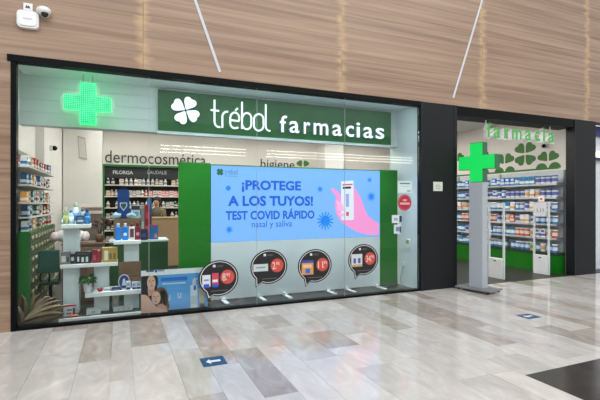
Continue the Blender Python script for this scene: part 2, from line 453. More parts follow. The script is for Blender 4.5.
# ---- bulkhead inside the window and return wall
FY = 0.66
zb = PZ(120, 130, FY)
bh = struct(MB().box(GL - 0.1, GR, FY + 0.012, FY + 0.2, zb, 3.7).build('wall_bulkhead', M((206, 212, 212), 0.6)), 'pale bulkhead behind the top of the shop window')
nb = 4; hb = (3.42 - zb) / nb
bmesh_ = MB().box(GL - 0.1, GR - 0.005, 0, 0.012, 0.002, hb - 0.002).mesh('board', M((206, 216, 215), 0.5, var=0.02, scale=2))
for i in range(nb): put('board', bmesh_, bh, (0, FY, zb + i * hb))
struct(MB().box(GR - 0.001, GR + 0.05, 0.05, 0.9, 0, 3.40).build('wall_return', M((222, 232, 234), 0.55, var=0.02, scale=2)), 'white return wall at the right end of the window display')
# display deck
struct(MB().box(GL - 0.1, GR, 0.09, 0.75, -0.05, 0.012).build('trim_6', M((26, 28, 30), 0.3)), 'black deck inside the shop window')
# ---- opposite side of the hall (behind the camera, seen mirrored in the glass)
struct(MB().box(-9, 22, -23.3, -23, 0, 7).build('wall_opposite', M((120, 112, 104), 0.7)), 'far wall of the hall behind the viewer')
random.seed(3)
for k, (zz) in enumerate((4.95, 5.17, 5.39)):
    for (u0, u1, word) in ((160, 246, 'shorter'), (266, 412, 'longer')):
        xa = 29.3 * ray(u0)[0] / ray(u0)[1]; xb = 29.3 * ray(u1)[0] / ray(u1)[1]
        t = thing('wall_light', '%s white light strip, %s from the bottom on the wall behind the viewer' % (word, ORD[k]), 'light', ((xa + xb) / 2, -23, zz), 0, 'light strips on the far hall wall')
        MB().box((xa - xb) / 2, (xb - xa) / 2, 0.0, 0.06, -0.05, 0.05).build('housing', WHITE, t)
        MB().box((xa - xb) / 2 + 0.02, (xb - xa) / 2 - 0.02, 0.06, 0.09, -0.032, 0.032).build('diffuser', M((255, 250, 240), emit=17.0), t)
# ---- neighbouring shop front right of the pillar
struct(MB().box(rx1, 22, 0.35, 0.55, 0, ZT).build('wall_neighbour', M((222, 226, 232), 0.5)), 'white front of the neighbouring shop')
struct(MB().box(rx1, 18, 0.28, 0.35, 3.2, ZT - 0.01).build('trim_7', M((24, 40, 120), 0.4)), 'blue band on the neighbouring shop')
t = thing('wall_light', 'horizontal white light bar on neighbouring shop front at right edge', 'light', (rx1 + 2, 0.3, 2.72))
MB().box(-1.9, 4, -0.03, 0.05, -0.03, 0.09).build('diffuser', M((255, 255, 255), emit=1.6), t)
MB().box(-1.9, 4, -0.04, 0.05, -0.09, -0.03).build('housing', M((40, 46, 80), 0.4), t)
struct(MB().box(rx1, 18, 0.0, 0.35, -0.012, 0.004).build('trim_8', M((30, 38, 66), 0.4)), 'dark threshold strip of the neighbouring shop')

# ================================================================== SHOP LIGHTS AND ADDED DISPLAY FILL
random.seed(4)
k = 0
for yy in (1.7, 3.2, 4.9):
    for xx in (0.3, 2.6, 4.9, 7.2):
        t = thing('ceiling_light', 'slim white ceiling light, %s row and %s from the left wall inside the shop' % (ORD[int(yy > 2) + int(yy > 4)], ORD[int((xx - 0.3) / 2.3 + 0.5)]), 'light', (xx, yy, 3.7), 0, 'ceiling lights in the shop')
        MB().box(-0.62, 0.62, -0.16, 0.16, -0.03, 0.0).build('frame', WHITE, t)
        MB().box(-0.58, 0.58, -0.12, 0.12, -0.034, -0.03).build('diffuser', M((255, 250, 244), emit=31.0), t)
t = thing('ceiling_light', 'long added fill light hidden over the window display behind the header', 'light', (1.9, 0.108, 3.40))  # added strip, kept out of sight, to light the window display
MB().box(-2.9, 2.9, -0.016, 0.016, -0.012, 0.0).build('frame', WHITE, t)
MB().box(-2.85, 2.85, -0.014, 0.014, -0.016, -0.012).build('diffuser', M((236, 248, 255), emit=22.0), t)

for k_, xx in enumerate((-0.98, 0.2, 1.2, 2.2, 3.2, 4.2)):  # spots added behind the header to brighten the lower display
    t = thing('fill_spotlight', 'added unseen spotlight, %s from the left behind the window header' % ORD[k_], 'light', (xx, 0.112, 3.40), 0, 'added fill spotlights over the window display')
    MB().lathe([(0.02, -0.012), (0.02, 0.0)], n=12).build('mount', WHITE, t)
    MB().lathe([(0.022, -0.03), (0.016, -0.012)], n=12).build('head', WHITE, t)
    l = bpy.data.lights.new('display_fill_spot', 'SPOT'); l.energy = 210; l.spot_size = math.radians(72); l.spot_blend = 1.0; l.shadow_soft_size = 0.03; l.color = (0.93, 0.98, 1.0)
    o = bpy.data.objects.new('display_fill_spot', l); COL.objects.link(o); o.location = (xx, 0.112, 3.3685)
    o.rotation_euler = (math.radians(3), 0, 0)

# ================================================================== THINGS ON THE FACADE
def strip(u0, v0, u1, v1, ztop, label):
    a = P(u0, v0, -0.035); b = P(u1, v1, -0.035); d = (a - b); s = (ztop - b.z) / d.z; a = b + d * s
    t = thing('wall_light', label, 'light', (b.x, -0.035, b.z), 0, 'slanted light lines in the timber wall')
    q = a - b; n = Vector((-q.z, 0, q.x)).normalized()
    def pl(h, o0, o1): 
        e = q.normalized() * 0.0
        return [(-n.x * h, -n.z * h), (n.x * h, n.z * h), (q.x + n.x * h, q.z + n.z * h), (q.x - n.x * h, q.z - n.z * h)]
    MB().prism(pl(0.022, 0, 0), -0.006, 0.03).build('channel', M((190, 170, 145), 0.5), t)
    MB().prism(pl(0.018, 0, 0), -0.009, -0.005).build('diffuser', M((225, 232, 242), emit=0.6), t)
strip(195, 0, 220, 72, 6.5, 'white light line slanting down leftmost in the timber wall')
strip(482, 0, 453, 98, 6.5, 'white light line slanting toward the pillar right in the timber wall')
# siren, plate, camera
c = P(28.6, 20.9, -0.035); s = 0.112
t = thing('alarm_siren', 'white rounded alarm siren box on the timber wall', 'alarm', c)
def rrect(hx, hz, r, n=5):
    p = []
    for sx, sz, a0 in ((1, 1, 0), (-1, 1, 90), (-1, -1, 180), (1, -1, 270)):
        for i in range(n + 1):
            a = math.radians(a0 + 90 * i / n); p.append((sx * (hx - r) + r * math.cos(a), sz * (hz - r) + r * math.sin(a)))
    return p
MB().prism(rrect(0.117, 0.107, 0.05), -0.06, 0.0).build('housing', WHITE, t)
MB().prism(rrect(0.095, 0.085, 0.045), -0.075, -0.06).build('cover', M((238, 240, 240), 0.35), t)
MB().prism(rrect(0.05, 0.01, 0.008), -0.078, -0.075, 0).build('badge', M((205, 210, 212)), t)
c = P(28.2, 7.3, -0.035)
t = thing('wall_plate', 'small square white plate above the alarm siren', 'plate', c)
MB().box(-0.05, 0.05, -0.02, 0, -0.045, 0.045, 0, 0.004).build('plate', WHITE, t)
MB().prism([(-0.028, -0.02), (0.03, -0.02), (0.01, 0.012), (-0.005, 0.005), (-0.015, 0.02)], -0.023, -0.02).build('symbol', M((60, 62, 66)), t)
c = P(44.6, 13.5, -0.035)
t = thing('security_camera', 'white dome security camera with dark lens on the timber wall', 'camera', c)
MB().ball((0, -0.07, 0.005), 0.085, 0.075, 0.055, 14, 8).build('housing', WHITE, t)
MB().ball((0.012, -0.085, -0.035), 0.045, 0.045, 0.045, 12, 8).build('lens', M((24, 30, 32), 0.15), t)
MB().lathe([(0.06, -0.03), (0.06, 0.0)], n=14).build('mount', WHITE, t).rotation_euler = (math.radians(-90), 0, 0)
# plaque on pillar
c = P(437.7, 186.5, -0.052)
t = thing('plaque', 'small pale square plaque on the charcoal pillar', 'plaque', c)
MB().box(-0.105, 0.105, -0.012, 0.003, -0.085, 0.085, 0, 0.003).build('plate', M((214, 216, 208), 0.5), t)
for k, (a, bq) in enumerate(((-0.05, 0.04), (-0.065, 0.065), (-0.055, 0.05))):
    MB().box(a, bq, -0.014, -0.011, 0.022 - k * 0.032, 0.03 - k * 0.032).build('text_line', M((120, 124, 120)), t)

# ---- totem with green cross
g = G(478.3, 290.5)
t = thing('pharmacy_totem', 'grey pillar on castors topped by glowing green cross before the entrance', 'sign', (g.x, g.y, 0), math.radians(-77))
MB().box(-0.34, 0.34, -0.22, 0.22, 0.035, 0.065, 0, 0.006).build('base_plate', M((120, 124, 128), 0.4, var=0.03), t)
for sx in (-0.29, 0.29):
    for sy in (-0.17, 0.17):
        MB().lathe([(0.017, -0.012), (0.017, 0.012)], n=12).build('castor', BLACK, t, (sx, sy, 0.0175)).rotation_euler = (0, math.radians(90), 0)
ZC = 1.6 + (203 - 143.5) / F_PX * 7.85; AH = 0.72
zc0 = ZC - AH
MB().box(-0.132, 0.132, -0.085, 0.085, 0.065, zc0 - 0.004, 0, 0.004).build('column', M((172, 180, 188), 0.4, 0.0, var=0.02), t)
A, B = 0.36, 0.125; zc = ZC - 0.36
cr = [(-B, -A), (B, -A), (B, -B), (A, -B), (A, B), (B, B), (B, A), (-B, A), (-B, B), (-A, B), (-A, -B), (-B, -B)]
cr = [(x, zc + z) for x, z in cr]
MB().prism(cr, -0.07, 0.085).build('cross_housing', M((4, 112, 64), 0.35, emit=0.45), t)
MB().prism([(x * 0.975, zc + (z - zc) * 0.975) for x, z in cr], -0.078, -0.07).build('cross_face', M((20, 214, 92), 0.3, emit=0.85), t)

# ---- farmacia letters
t = thing('hanging_sign', 'green hanging letters reading farmacia under the entrance header', 'sign', (0, 0, 0))
FYL = 0.06
zbase = PZ(490, 137.4, FYL); zx = PZ(496.5, 127.3, FYL); zasc = PZ(488.5, 122.5, FYL)
GFACE = M((70, 178, 56), 0.4, var=0.02); WB = M((236, 240, 240), 0.5)
for ch, u0, u1 in (('f', 486.7, 491.6), ('a', 493.5, 500), ('r', 504, 509), ('m', 512, 521.5), ('a', 525, 531), ('c', 534.7, 540), ('i', 543, 545), ('a', 548, 554)):
    zt = zasc if ch == 'f' else (PZ(544, 127.5, FYL) if ch == 'i' else zx)
    text('letter_' + ch, ch, PX(u0, FYL), PX(u1, FYL), zbase, zt, FYL, FYL + 0.10, [GFACE, WB], t, 0.015)
for u in (485.8, 549.8):
    x = PX(u, FYL + 0.05)
    MB().tube([(x, FYL + 0.05, zbase + (0.0 if u < 500 else 0.05)), (x, FYL + 0.05, 3.45)], 0.014).build('rod', WHITE, t)
xa, xb = PX(485.5, FYL + 0.1), PX(554, FYL + 0.1)
MB().box(xa, xb, FYL + 0.1, FYL + 0.115, zbase - 0.005, zbase + 0.02).box(xa, xb, FYL + 0.1, FYL + 0.115, zx - 0.03, zx - 0.01).build('backing_rail', WB, t)

# ---- floor arrows
def arrow(px, label):
    q = [G(u, v) for u, v in px]
    cx = sum(p.x for p in q) / 4; cy = sum(p.y for p in q) / 4
    hx = abs(q[1].x - q[0].x + q[2].x - q[3].x) / 4; hy = abs(q[0].y - q[3].y + q[1].y - q[2].y) / 4
    t = thing('floor_sticker', label, 'sticker', (cx, cy, 0.0), 0, 'arrow stickers on the floor')
    MB().slab([(-hx, -hy), (hx, -hy), (hx, hy), (-hx, hy)], 0.0004, 0.002).build('backing', M((16, 74, 116), 0.35), t)
    ar = [(-0.62, 0), (-0.25, 0.55), (-0.25, 0.2), (0.6, 0.2), (0.6, -0.2), (-0.25, -0.2), (-0.25, -0.55)]
    MB().slab([(x * hx, y * hy) for x, y in ar], 0.002, 0.003).build('arrow_print', M((225, 232, 236), 0.4), t)
    return hx, hy
print('arrow', arrow([(198.9, 359), (222.4, 355.6), (227.7, 363.7), (204, 367.3)], 'blue floor sticker with white left arrow nearest the viewer'))
print('arrow', arrow([(516.5, 315.5), (527.5, 313.4), (541.5, 317.3), (528.5, 319.2)], 'blue floor sticker with white arrow in front of the entrance'))

# ================================================================== SHOP SIGN
SY = 0.60
t = thing('shop_sign', 'long green sign with white clover and lettering trebol farmacias', 'sign')
xa, xb = PX(158.2, SY), PX(391, SY); za, ztp = PZ(270, 137.3, SY), PZ(270, 99.7, SY)
za = (PZ(160, 130.5, SY) + PZ(388, 145, SY)) / 2; ztp = (PZ(160, 89.5, SY) + PZ(388, 112, SY)) / 2
MB().box(xa, xb, SY, SY + 0.055, za, ztp).build('board', SIGNG, t)
MB().box(xa - 0.02, xb, SY + 0.003, SY + 0.055, za - 0.045, za).build('lower_rail', M((206, 222, 224), 0.4), t)
LIT = M((236, 246, 255), 0.4, emit=1.25); LSIDE = M((150, 190, 215), 0.4, emit=0.35)
LY = SY - 0.045
def z1(u, v): p = P(u, v, LY); return (p.x, p.z)
cxz = P(155 + 245 / 8, 85 + 203 / 8, LY)
for ang in (62, 150, 242, 330):
    a = math.radians(ang)
    hp = heart(0, 0, 0.200, a)
    MB().prism([(cxz.x + 0.016 * math.cos(a) + x, cxz.z + 0.016 * math.sin(a) + z) for x, z in hp], LY, LY + 0.04, 0, 1).build('clover_leaf', [LIT, LSIDE], t)
def stroke(name, polys, r=0.0155):
    b = MB()
    for pl in polys:
        pts = [P(205 + x / 8, 90 + y / 8, LY + 0.01) for x, y in pl]
        b.tube(pts, r, 8)
    b.build(name, LIT, t)
def arc(cx, cy, rx, ry, a0, a1, n=14, sh=0.0):
    return [(cx + rx * math.cos(math.radians(a0 + (a1 - a0) * i / n)), cy + ry * math.sin(math.radians(a0 + (a1 - a0) * i / n))) for i in range(n + 1)]
stroke('letter_t', [[(76, 78), (76, 250)] + arc(112, 252, 36, 44, 180, 90, 8) + [(122, 297)], [(46, 160), (76, 163), (112, 167)]])
stroke('letter_r', [[(139, 302), (139, 215)] + arc(175, 215, 36, 42, 180, 270, 8) + [(184, 174)]])
stroke('letter_e', [[(203, 240), (240, 245), (272, 249)] + arc(238, 226, 36, 46, 25, -180, 14) + [(202, 265)] + arc(240, 264, 38, 42, 180, 70, 8) + [(266, 300)], [(244, 163), (262, 146)]])
stroke('letter_b', [[(296, 95), (296, 310)], [(296, 215)] + arc(335, 228, 36, 44, 200, 360, 10) + arc(335, 272, 36, 42, 0, 160, 10) + [(297, 285)]])
stroke('letter_o', [arc(430, 235, 38, 42, 180, 360, 12) + arc(430, 285, 38, 40, 0, 180, 12) + [(392, 235)]])
stroke('letter_l', [[(486, 115), (486, 290)] + arc(516, 288, 30, 38, 180, 100, 7) + [(522, 327)]])
fz0 = PZ(284, 132.2, LY); fzx = PZ(294, 121, LY); fza = PZ(284, 115.4, LY)
for ch, u0, u1 in (('f', 280, 287), ('a', 289.6, 299.4), ('r', 304, 310.3), ('m', 313.8, 328.3), ('a', 332.5, 342), ('c', 346, 354), ('i', 356.6, 360), ('a', 363.6, 373), ('s', 375.8, 384.2)):
    zt = fza if ch == 'f' else (PZ(358, 122.5, LY) if ch == 'i' else fzx)
    text('letter_' + ch, ch, PX(u0, LY), PX(u1, LY), fz0, zt, LY, LY + 0.04, [LIT, LSIDE], t, 0.008)

# ================================================================== LED CROSS IN WINDOW
KY = 0.30
t = thing('led_cross', 'glowing green dot-matrix pharmacy cross hanging in the shop window', 'sign')
def kx(u): return PX(u, KY)
c = P(87.8, 103.0, KY); hw = (kx(110.8) - kx(63.4)) / 2; vw = (kx(96) - kx(80)) / 2
hh = (PZ(88, 82, KY) - PZ(88, 123.8, KY)) / 2; ah = vw * 1.0
print('cross', hw, hh, vw)
t.location = c
crs = [(-vw, -hh), (vw, -hh), (vw, -ah), (hw, -ah), (hw, ah), (vw, ah), (vw, hh), (-vw, hh), (-vw, ah), (-hw, ah), (-hw, -ah), (-vw, -ah)]
MB().prism(crs, 0.02, 0.07).build('housing', M((20, 220, 110), 0.4, emit=2.2), t)
MB().prism([(x * 0.985, z * 0.985) for x, z in crs], 0.004, 0.02).build('led_panel', led_dot_mat('green_led', (70, 255, 165), 0.026, 0.8, 0.5), t)
ac = bpy.data.materials.new('clear_acrylic'); ac.use_nodes = True
nt = ac.node_tree; bb = nt.nodes['Principled BSDF']; bb.inputs['Base Color'].default_value = (0.75, 1, 0.85, 1); bb.inputs['Alpha'].default_value = 0.16; bb.inputs['Roughness'].default_value = 0.2
e = 0.045
def plus_round(hw, hh, vw, r):
    pts = []
    for k, (L_, W_) in enumerate(((hw, vw), (hh, vw), (hw, vw), (hh, vw))):
        a = k * math.pi / 2; ca, sa = math.cos(a), math.sin(a)
        loc = [(W_, -W_)] + [(L_ - r + r * math.cos(th), -W_ + r + r * math.sin(th)) for th in [math.radians(-90 + 15 * i) for i in range(7)]] + [(L_ - r + r * math.cos(th), W_ - r + r * math.sin(th)) for th in [math.radians(15 * i) for i in range(7)]]
        pts += [(x * ca - z * sa, x * sa + z * ca) for x, z in loc]
    return pts
MB().prism(plus_round(hw + e, hh + e * 0.6, vw + e, 0.1), 0.07, 0.078).build('backplate', ac, t)
for sx in (-vw * 0.6, vw * 0.6):
    MB().tube([(sx, 0.05, hh - 0.01), (sx, 0.05, 3.40 - c.z)], 0.006).build('hanger', STEEL, t)

# ================================================================== LED SCREEN WITH GREEN PANELS
QY = 0.58
def sz(v, u): return PZ(u, v, QY)
ztop = PZ(211, 165, QY); xs0, xs1 = PX(211, QY), PX(379.5, QY)
t = thing('led_screen', 'large blue screen about covid tests on a white footed stand', 'screen')
zsplit = PZ(211, 242.5, QY)
MB().box(xs0, xs1, QY, QY + 0.09, zsplit, ztop).build('display_body', M((40, 44, 50), 0.5), t)
SCR = M((126, 182, 252), 0.4, emit=0.86)
disp = MB().box(xs0, xs1, QY - 0.012, QY, zsplit, ztop - 0.004).build('display', SCR, t)
MB().box(xs0, xs1, QY - 0.012, QY + 0.09, zsplit * 0 + 0.03, zsplit - 0.003).build('lower_panel', M((214, 222, 224), 0.4, var=0.02, scale=2), t)
MB().box(xs0, xs1, QY - 0.02, QY + 0.09, ztop - 0.004, ztop + 0.012).build('top_trim', M((60, 120, 60), 0.4), t)
for u in (223, 259, 284, 327, 346, 376):
    x = PX(u, QY)
    MB().box(x - 0.035, x + 0.035, 0.25, 0.60, 0.012, 0.03, 0, 0.004).box(x - 0.03, x + 0.03, QY - 0.07, QY - 0.013, 0.03, 0.055).build('foot', M((190, 196, 198), 0.5), t)
DB = M((0, 92, 215), 0.4, emit=0.85); LBL = M((24, 136, 240), 0.4, emit=0.85); PK = M((248, 152, 212), 0.4, emit=0.86); PKL = M((252, 178, 224), 0.4, emit=0.86)
WS = M((232, 238, 250), 0.4, emit=0.78); RD = M((238, 70, 110), 0.4, emit=0.7); NV = M((20, 26, 60), 0.4, emit=0.5)
TY = QY - 0.014
for nm, tx, u0, u1, v0, v1, mt, bo in (('headline', '¡PROTEGE', 241.7, 301, 180.6, 192.6, DB, 0.035), ('headline', 'A LOS TUYOS!', 228, 313, 195.8, 206, DB, 0.035),
                               ('headline', 'TEST COVID RÁPIDO', 225.7, 314.5, 208.6, 219.4, DB, 0.03), ('headline', 'nasal y saliva', 251.7, 292, 220.6, 229, DB, 0.0)):
    text_px(nm, tx, u0, u1, v0, v1, TY, 0.0012, mt, disp, bo)
def s2(x, y): p = P(300 + x / 5.333, 170 + y / 5.333, TY); return (p.x, p.z)
MB().prism([s2(*q) for q in [(168, 97), (180, 96), (200, 113), (222, 140), (240, 150), (280, 84), (292, 92), (325, 150), (345, 205), (360, 240), (392, 268), (421, 286), (421, 346), (370, 346), (322, 337), (270, 312), (222, 278), (196, 240), (188, 205), (187, 172), (194, 148), (178, 122), (166, 106)]], TY, TY + 0.001).build('hand_print', PK, disp)
MB().prism([s2(*q) for q in [(219, 60), (285, 56), (287, 262), (281, 267), (224, 268), (219, 262)]], TY - 0.0015, TY).build('test_print', WS, disp)
for q, mt in (([(226, 76), (280, 73), (280, 80), (226, 83)], RD), ([(228, 90), (272, 88), (272, 99), (228, 101)], NV), ([(244, 128), (261, 127), (261, 196), (245, 197)], M((170, 178, 240), 0.4, emit=0.7)), ([(246, 224), (260, 223), (260, 244), (246, 245)], RD)):
    MB().prism([s2(*z) for z in q], TY - 0.0028, TY - 0.0015).build('test_marking', mt, disp)
for q in ([(192, 160), (212, 170), (228, 186), (234, 200), (218, 204), (200, 196)], [(192, 196), (214, 200), (236, 205), (236, 216), (216, 220), (200, 216)], [(200, 226), (220, 230), (238, 234), (236, 246), (216, 248), (204, 240)]):
    MB().prism([s2(*z) for z in q], TY - 0.0028, TY - 0.0015).build('finger_print', PKL, disp)
def virus(x, y, r, spikes):
    c = P(300 + x / 5.333, 170 + y / 5.333, TY); k = 7.2 / (5.333 * F_PX)
    b = MB().prism(ell(c.x, c.z, r * k, r * k, 20), TY - 0.001, TY)
    for i in range(spikes):
        a = 2 * math.pi * i / spikes + 0.2; ca, sa = math.cos(a), math.sin(a); L_ = r * 1.62 * k; h = r * 0.13 * k
        b.prism([(c.x + ca * r * 0.9 * k - sa * h, c.z + sa * r * 0.9 * k + ca * h), (c.x + ca * r * 0.9 * k + sa * h, c.z + sa * r * 0.9 * k - ca * h), (c.x + ca * L_ + sa * h, c.z + sa * L_ - ca * h), (c.x + ca * L_ - sa * h, c.z + sa * L_ + ca * h)], TY - 0.001, TY)
        b.prism(ell(c.x + ca * L_, c.z + sa * L_, r * 0.16 * k, r * 0.16 * k, 8), TY - 0.001, TY)
    b.build('virus_print', LBL, disp)
virus(135, 271, 29, 14); virus(380, 142, 16, 12); virus(107, 102, 11, 8); virus(371, 53, 10, 8)
virus((228.2 - 300) * 5.333, (188.2 - 170) * 5.333, 13, 0); virus((229.2 - 300) * 5.333, (229.6 - 170) * 5.333, 12, 8)
c = P(220, 172, TY); 
for k in range(4): MB().prism(heart(c.x, c.z, 0.058, math.radians(45 + 90 * k)), TY - 0.001, TY).build('logo_leaf', M((40, 120, 70), 0.4, emit=0.5), disp)
text_px('logo_text', 'trébol', 224.5, 237.5, 169, 174.6, TY, 0.001, M((80, 140, 190), 0.4, emit=0.7), disp)
MB().box(PX(224.5, TY), PX(237.5, TY), TY - 0.001, TY, PZ(230, 176.4, TY), PZ(230, 175.8, TY)).build('logo_line', M((90, 150, 215), 0.4, emit=0.7), disp)

def gpanel(u0, u1, vt, label):
    x0, x1 = PX(u0, QY), PX(u1, QY); zt = PZ(u0, vt, QY)
    t = thing('green_panel', label, 'panel', ((x0 + x1) / 2, QY, 0), 0, 'green panels flanking the screen'); h = (x1 - x0) / 2 - 0.004
    MB().box(-h, h, 0, 0.05, 0.012, zt).build('sheet', GREENP, t)
    MB().box(-h, h, -0.012, 0.06, 0.012, 0.04).build('foot_rail', M((60, 70, 62), 0.4), t)
    MB().box(-h, h, -0.003, 0.055, zt, zt + 0.012).build('top_trim', M((70, 130, 70), 0.4), t)
gpanel(178.5, 210.8, 162.6, 'wide green panel between cosmetics shelves and the blue screen')
gpanel(379.8, 397.6, 170.3, 'narrow green panel between the blue screen and white return wall')

# ================================================================== POSTER
OY = 0.11
x0, x1 = PX(141, OY), PX(207.5, OY); z0, z1_ = 0.05, PZ(141, 271, OY)
t = thing('poster', 'standing sunscreen poster of woman hugging child on blue ground', 'poster')
MB().box(x0, x1, OY, OY + 0.03, 0.014, z1_).build('board', M((60, 64, 70)), t)
MB().box(x0, x1, OY - 0.002, OY, z0, z1_).build('sheet', M((88, 170, 238), 0.35, var=0.05, scale=3), t)
MB().box(x0, x1, OY - 0.004, OY - 0.002, z1_ - 0.075, z1_).build('header_strip', M((246, 248, 250), 0.35), t)
MB().box(x0, x1, OY - 0.004, OY + 0.03, 0.014, z0).build('lower_edge', M((24, 26, 28)), t)
def po(x, y): p = P(140 + x / 7.275, 265 + y / 7.275, OY); return (p.x, p.z)
def poly(name, q, lay, mt): MB().prism([po(*z) for z in q], OY - 0.002 - 0.0012 * lay, OY - 0.002 - 0.0012 * (lay - 1)).build(name, mt, t)
HAIR = M((26, 18, 18), 0.6, var=0.3, scale=40); SK1 = M((236, 188, 168), 0.6, var=0.05); SK2 = M((212, 160, 136), 0.6, var=0.05); HAIR2 = M((122, 88, 64), 0.6, var=0.35, scale=40)
def el(cx, cy, rx, ry, n=20): return [(cx + rx * math.cos(2 * math.pi * i / n), cy + ry * math.sin(2 * math.pi * i / n)) for i in range(n)]
poly('hair_print', [(9, 72), (60, 68), (110, 68), (128, 90), (132, 125), (124, 165), (135, 215), (120, 250), (60, 260), (9, 250)], 1, HAIR)
poly('neck_print', [(55, 165), (105, 165), (108, 220), (60, 225)], 2, SK2)
poly('face_print', el(82, 128, 31, 52), 3, SK1)
poly('body_print', [(9, 215), (45, 218), (72, 245), (95, 290), (120, 320), (140, 343), (9, 352)], 3, SK1)
poly('hair_print', el(152, 240, 54, 82) , 4, HAIR2)
poly('hair_print', [(150, 170), (185, 190), (200, 240), (215, 300), (200, 342), (140, 345)], 4, HAIR2)
poly('face_print', el(117, 238, 33, 47), 5, SK1)
poly('body_print', [(128, 290), (160, 280), (190, 300), (204, 342), (120, 346)], 5, SK2)
poly('arm_print', [(30, 255), (70, 250), (112, 300), (190, 330), (190, 343), (90, 345), (40, 320)], 6, SK1)
for cx, cy, s_, l in ((69, 116, 1.0, 4), (95, 114, 1.0, 4), (104, 228, 0.9, 6), (130, 226, 0.9, 6)):
    poly('eye_print', el(cx, cy, 7 * s_, 3 * s_, 10), l, HAIR)
poly('mouth_print', el(84, 152, 11, 4, 10), 4, M((160, 84, 84))); poly('mouth_print', el(116, 264, 9, 4, 10), 6, M((160, 84, 84)))
poly('nose_print', [(80, 120), (86, 120), (90, 140), (77, 140)], 4, SK2); poly('nose_print', [(113, 232), (119, 232), (122, 250), (110, 250)], 6, SK2)
def po2(x, y): return ((x / 6.667 + 130 - 140) * 7.275, (y / 6.667 + 260 - 265) * 7.275)
def poly2(name, q, lay, mt): poly(name, [po2(*z) for z in q], lay, mt)
poly2('bottle_print', [(402, 168), (448, 165), (452, 322), (404, 326)], 1, M((226, 234, 238), 0.35)); poly2('bottle_print', [(416, 130), (440, 128), (440, 166), (416, 168)], 1, M((216, 226, 234), 0.35))
poly2('bottle_print', [(426, 118), (452, 122), (452, 130), (426, 130)], 1, M((226, 234, 238)))
poly2('bottle_label_print', [(424, 170), (440, 169), (440, 200), (424, 202)], 2, M((40, 110, 200)))
poly2('bottle_label_print', [(406, 240), (450, 236), (450, 290), (406, 294)], 2, M((196, 212, 222)))
poly2('tube_print', [(456, 190), (500, 186), (496, 300), (466, 304)], 1, M((206, 190, 168), 0.4)); poly2('tube_print', [(466, 290), (496, 288), (496, 318), (468, 322)], 1, M((150, 104, 70)))
poly2('print_block', [(206, 120), (382, 108), (382, 132), (206, 144)], 1, M((36, 120, 214))); poly2('print_block', [(215, 155), (370, 146), (370, 156), (215, 165)], 1, M((196, 220, 240)))
poly2('print_block', [(250, 190), (370, 182), (370, 190), (250, 198)], 1, M((120, 180, 228))); poly2('print_block', [(165, 62), (182, 61), (182, 82), (165, 83)], 4, M((30, 104, 200)))
poly2('print_block', [(108, 70), (160, 67), (160, 78), (108, 81)], 4, M((60, 66, 90))); poly2('print_block', [(186, 66), (230, 64), (230, 74), (186, 77)], 4, M((150, 160, 176)))
for xx, yy in ((258, 252), (330, 238)):
    poly2('print_block', [(xx - 14, yy - 20), (xx - 6, yy - 20), (xx - 4, yy + 6), (xx + 4, yy + 6), (xx + 6, yy - 20), (xx + 14, yy - 20), (xx + 10, yy + 16), (xx - 10, yy + 16)], 1, M((190, 216, 238)))

# ================================================================== PRICE BUBBLES ON THE GLASS
def bubble(u, v, ru, rv, tu, tv, price, cents, label, prod, wide=1.0):
    c = P(u, v, -0.004); rx = (PX(u + ru) - PX(u - ru)) / 2; rz = abs(PZ(u, v + rv) - PZ(u, v - rv)) / 2
    tp = P(tu, tv, -0.004); tx, tz = tp.x - c.x, tp.z - c.z
    t = thing('price_sticker', label, 'sticker', c, 0, 'speech bubble price stickers')
    BK = M((26, 27, 31), 0.4); WT = M((222, 222, 220), 0.5); ta = math.atan2(tz / rz, tx / rx)
    def shape(k, tk):
        n = 40; pts = []
        for i in range(n + 1):
            a = ta + 0.16 + (2 * math.pi - 0.42) * i / n
            pts.append((k * rx * math.cos(a), k * rz * math.sin(a)))
        pts.append((tx * tk, tz * tk)); return pts
    MB().prism(shape(1.0, 1.0), -0.0012, 0.003).build('backing', BK, t)
    MB().prism(shape(0.93, 0.94), -0.002, -0.0012).build('outline', WT, t)
    MB().prism(shape(0.895, 0.88), -0.0028, -0.002).build('ground', BK, t)
    # badge with a toothed edge
    bx, bz, br = 0.43 * rx, 0.05 * rz, 0.42 * min(rx, rz)
    pts = [(bx + br * (1.0 if i % 2 else 0.88) * math.cos(math.pi * i / 22) , bz + br * (1.0 if i % 2 else 0.88) * math.sin(math.pi * i / 22)) for i in range(44)]
    MB().prism(pts, -0.0038, -0.0028).build('badge', M((206, 78, 66), 0.5), t)
    w1 = br * (0.42 if len(price) == 1 else 0.8)
    a = bx - br * 0.68
    text('price', price, a, a + w1, bz - br * 0.5, bz + br * 0.48, -0.0048, -0.0038, WT, t, 0.0)
    text('price_cents', cents, a + w1 + br * 0.1, min(a + w1 + br * 0.62, bx + br * 0.9), bz + br * 0.05, bz + br * 0.48, -0.0048, -0.0038, WT, t, 0.0)
    MB().box(a + w1 + br * 0.06, a + w1 + br * 0.16, -0.0048, -0.0038, bz - br * 0.42, bz - br * 0.28).build('price_point', WT, t)
    MB().box(-0.3 * rx, -0.17 * rx, -0.0036, -0.0028, 0.62 * rz, 0.76 * rz).build('logo_mark', WT, t)
    text('logo_text', 'trébol', -0.12 * rx, 0.2 * rx, 0.62 * rz, 0.76 * rz, -0.0036, -0.0028, M((110, 112, 114)), t)
    MB().box(-0.4 * rx, 0.42 * rx, -0.0036, -0.0028, -0.70 * rz, -0.675 * rz).build('small_print', M((120, 122, 124)), t)
    for k, (a0, a1, b0, b1, col) in enumerate(prod):
        MB().box(a0 * rx, a1 * rx, -0.0034 - 0.0005 * k, -0.0028, b0 * rz, b1 * rz).build('product_print', M(col, 0.5), t)
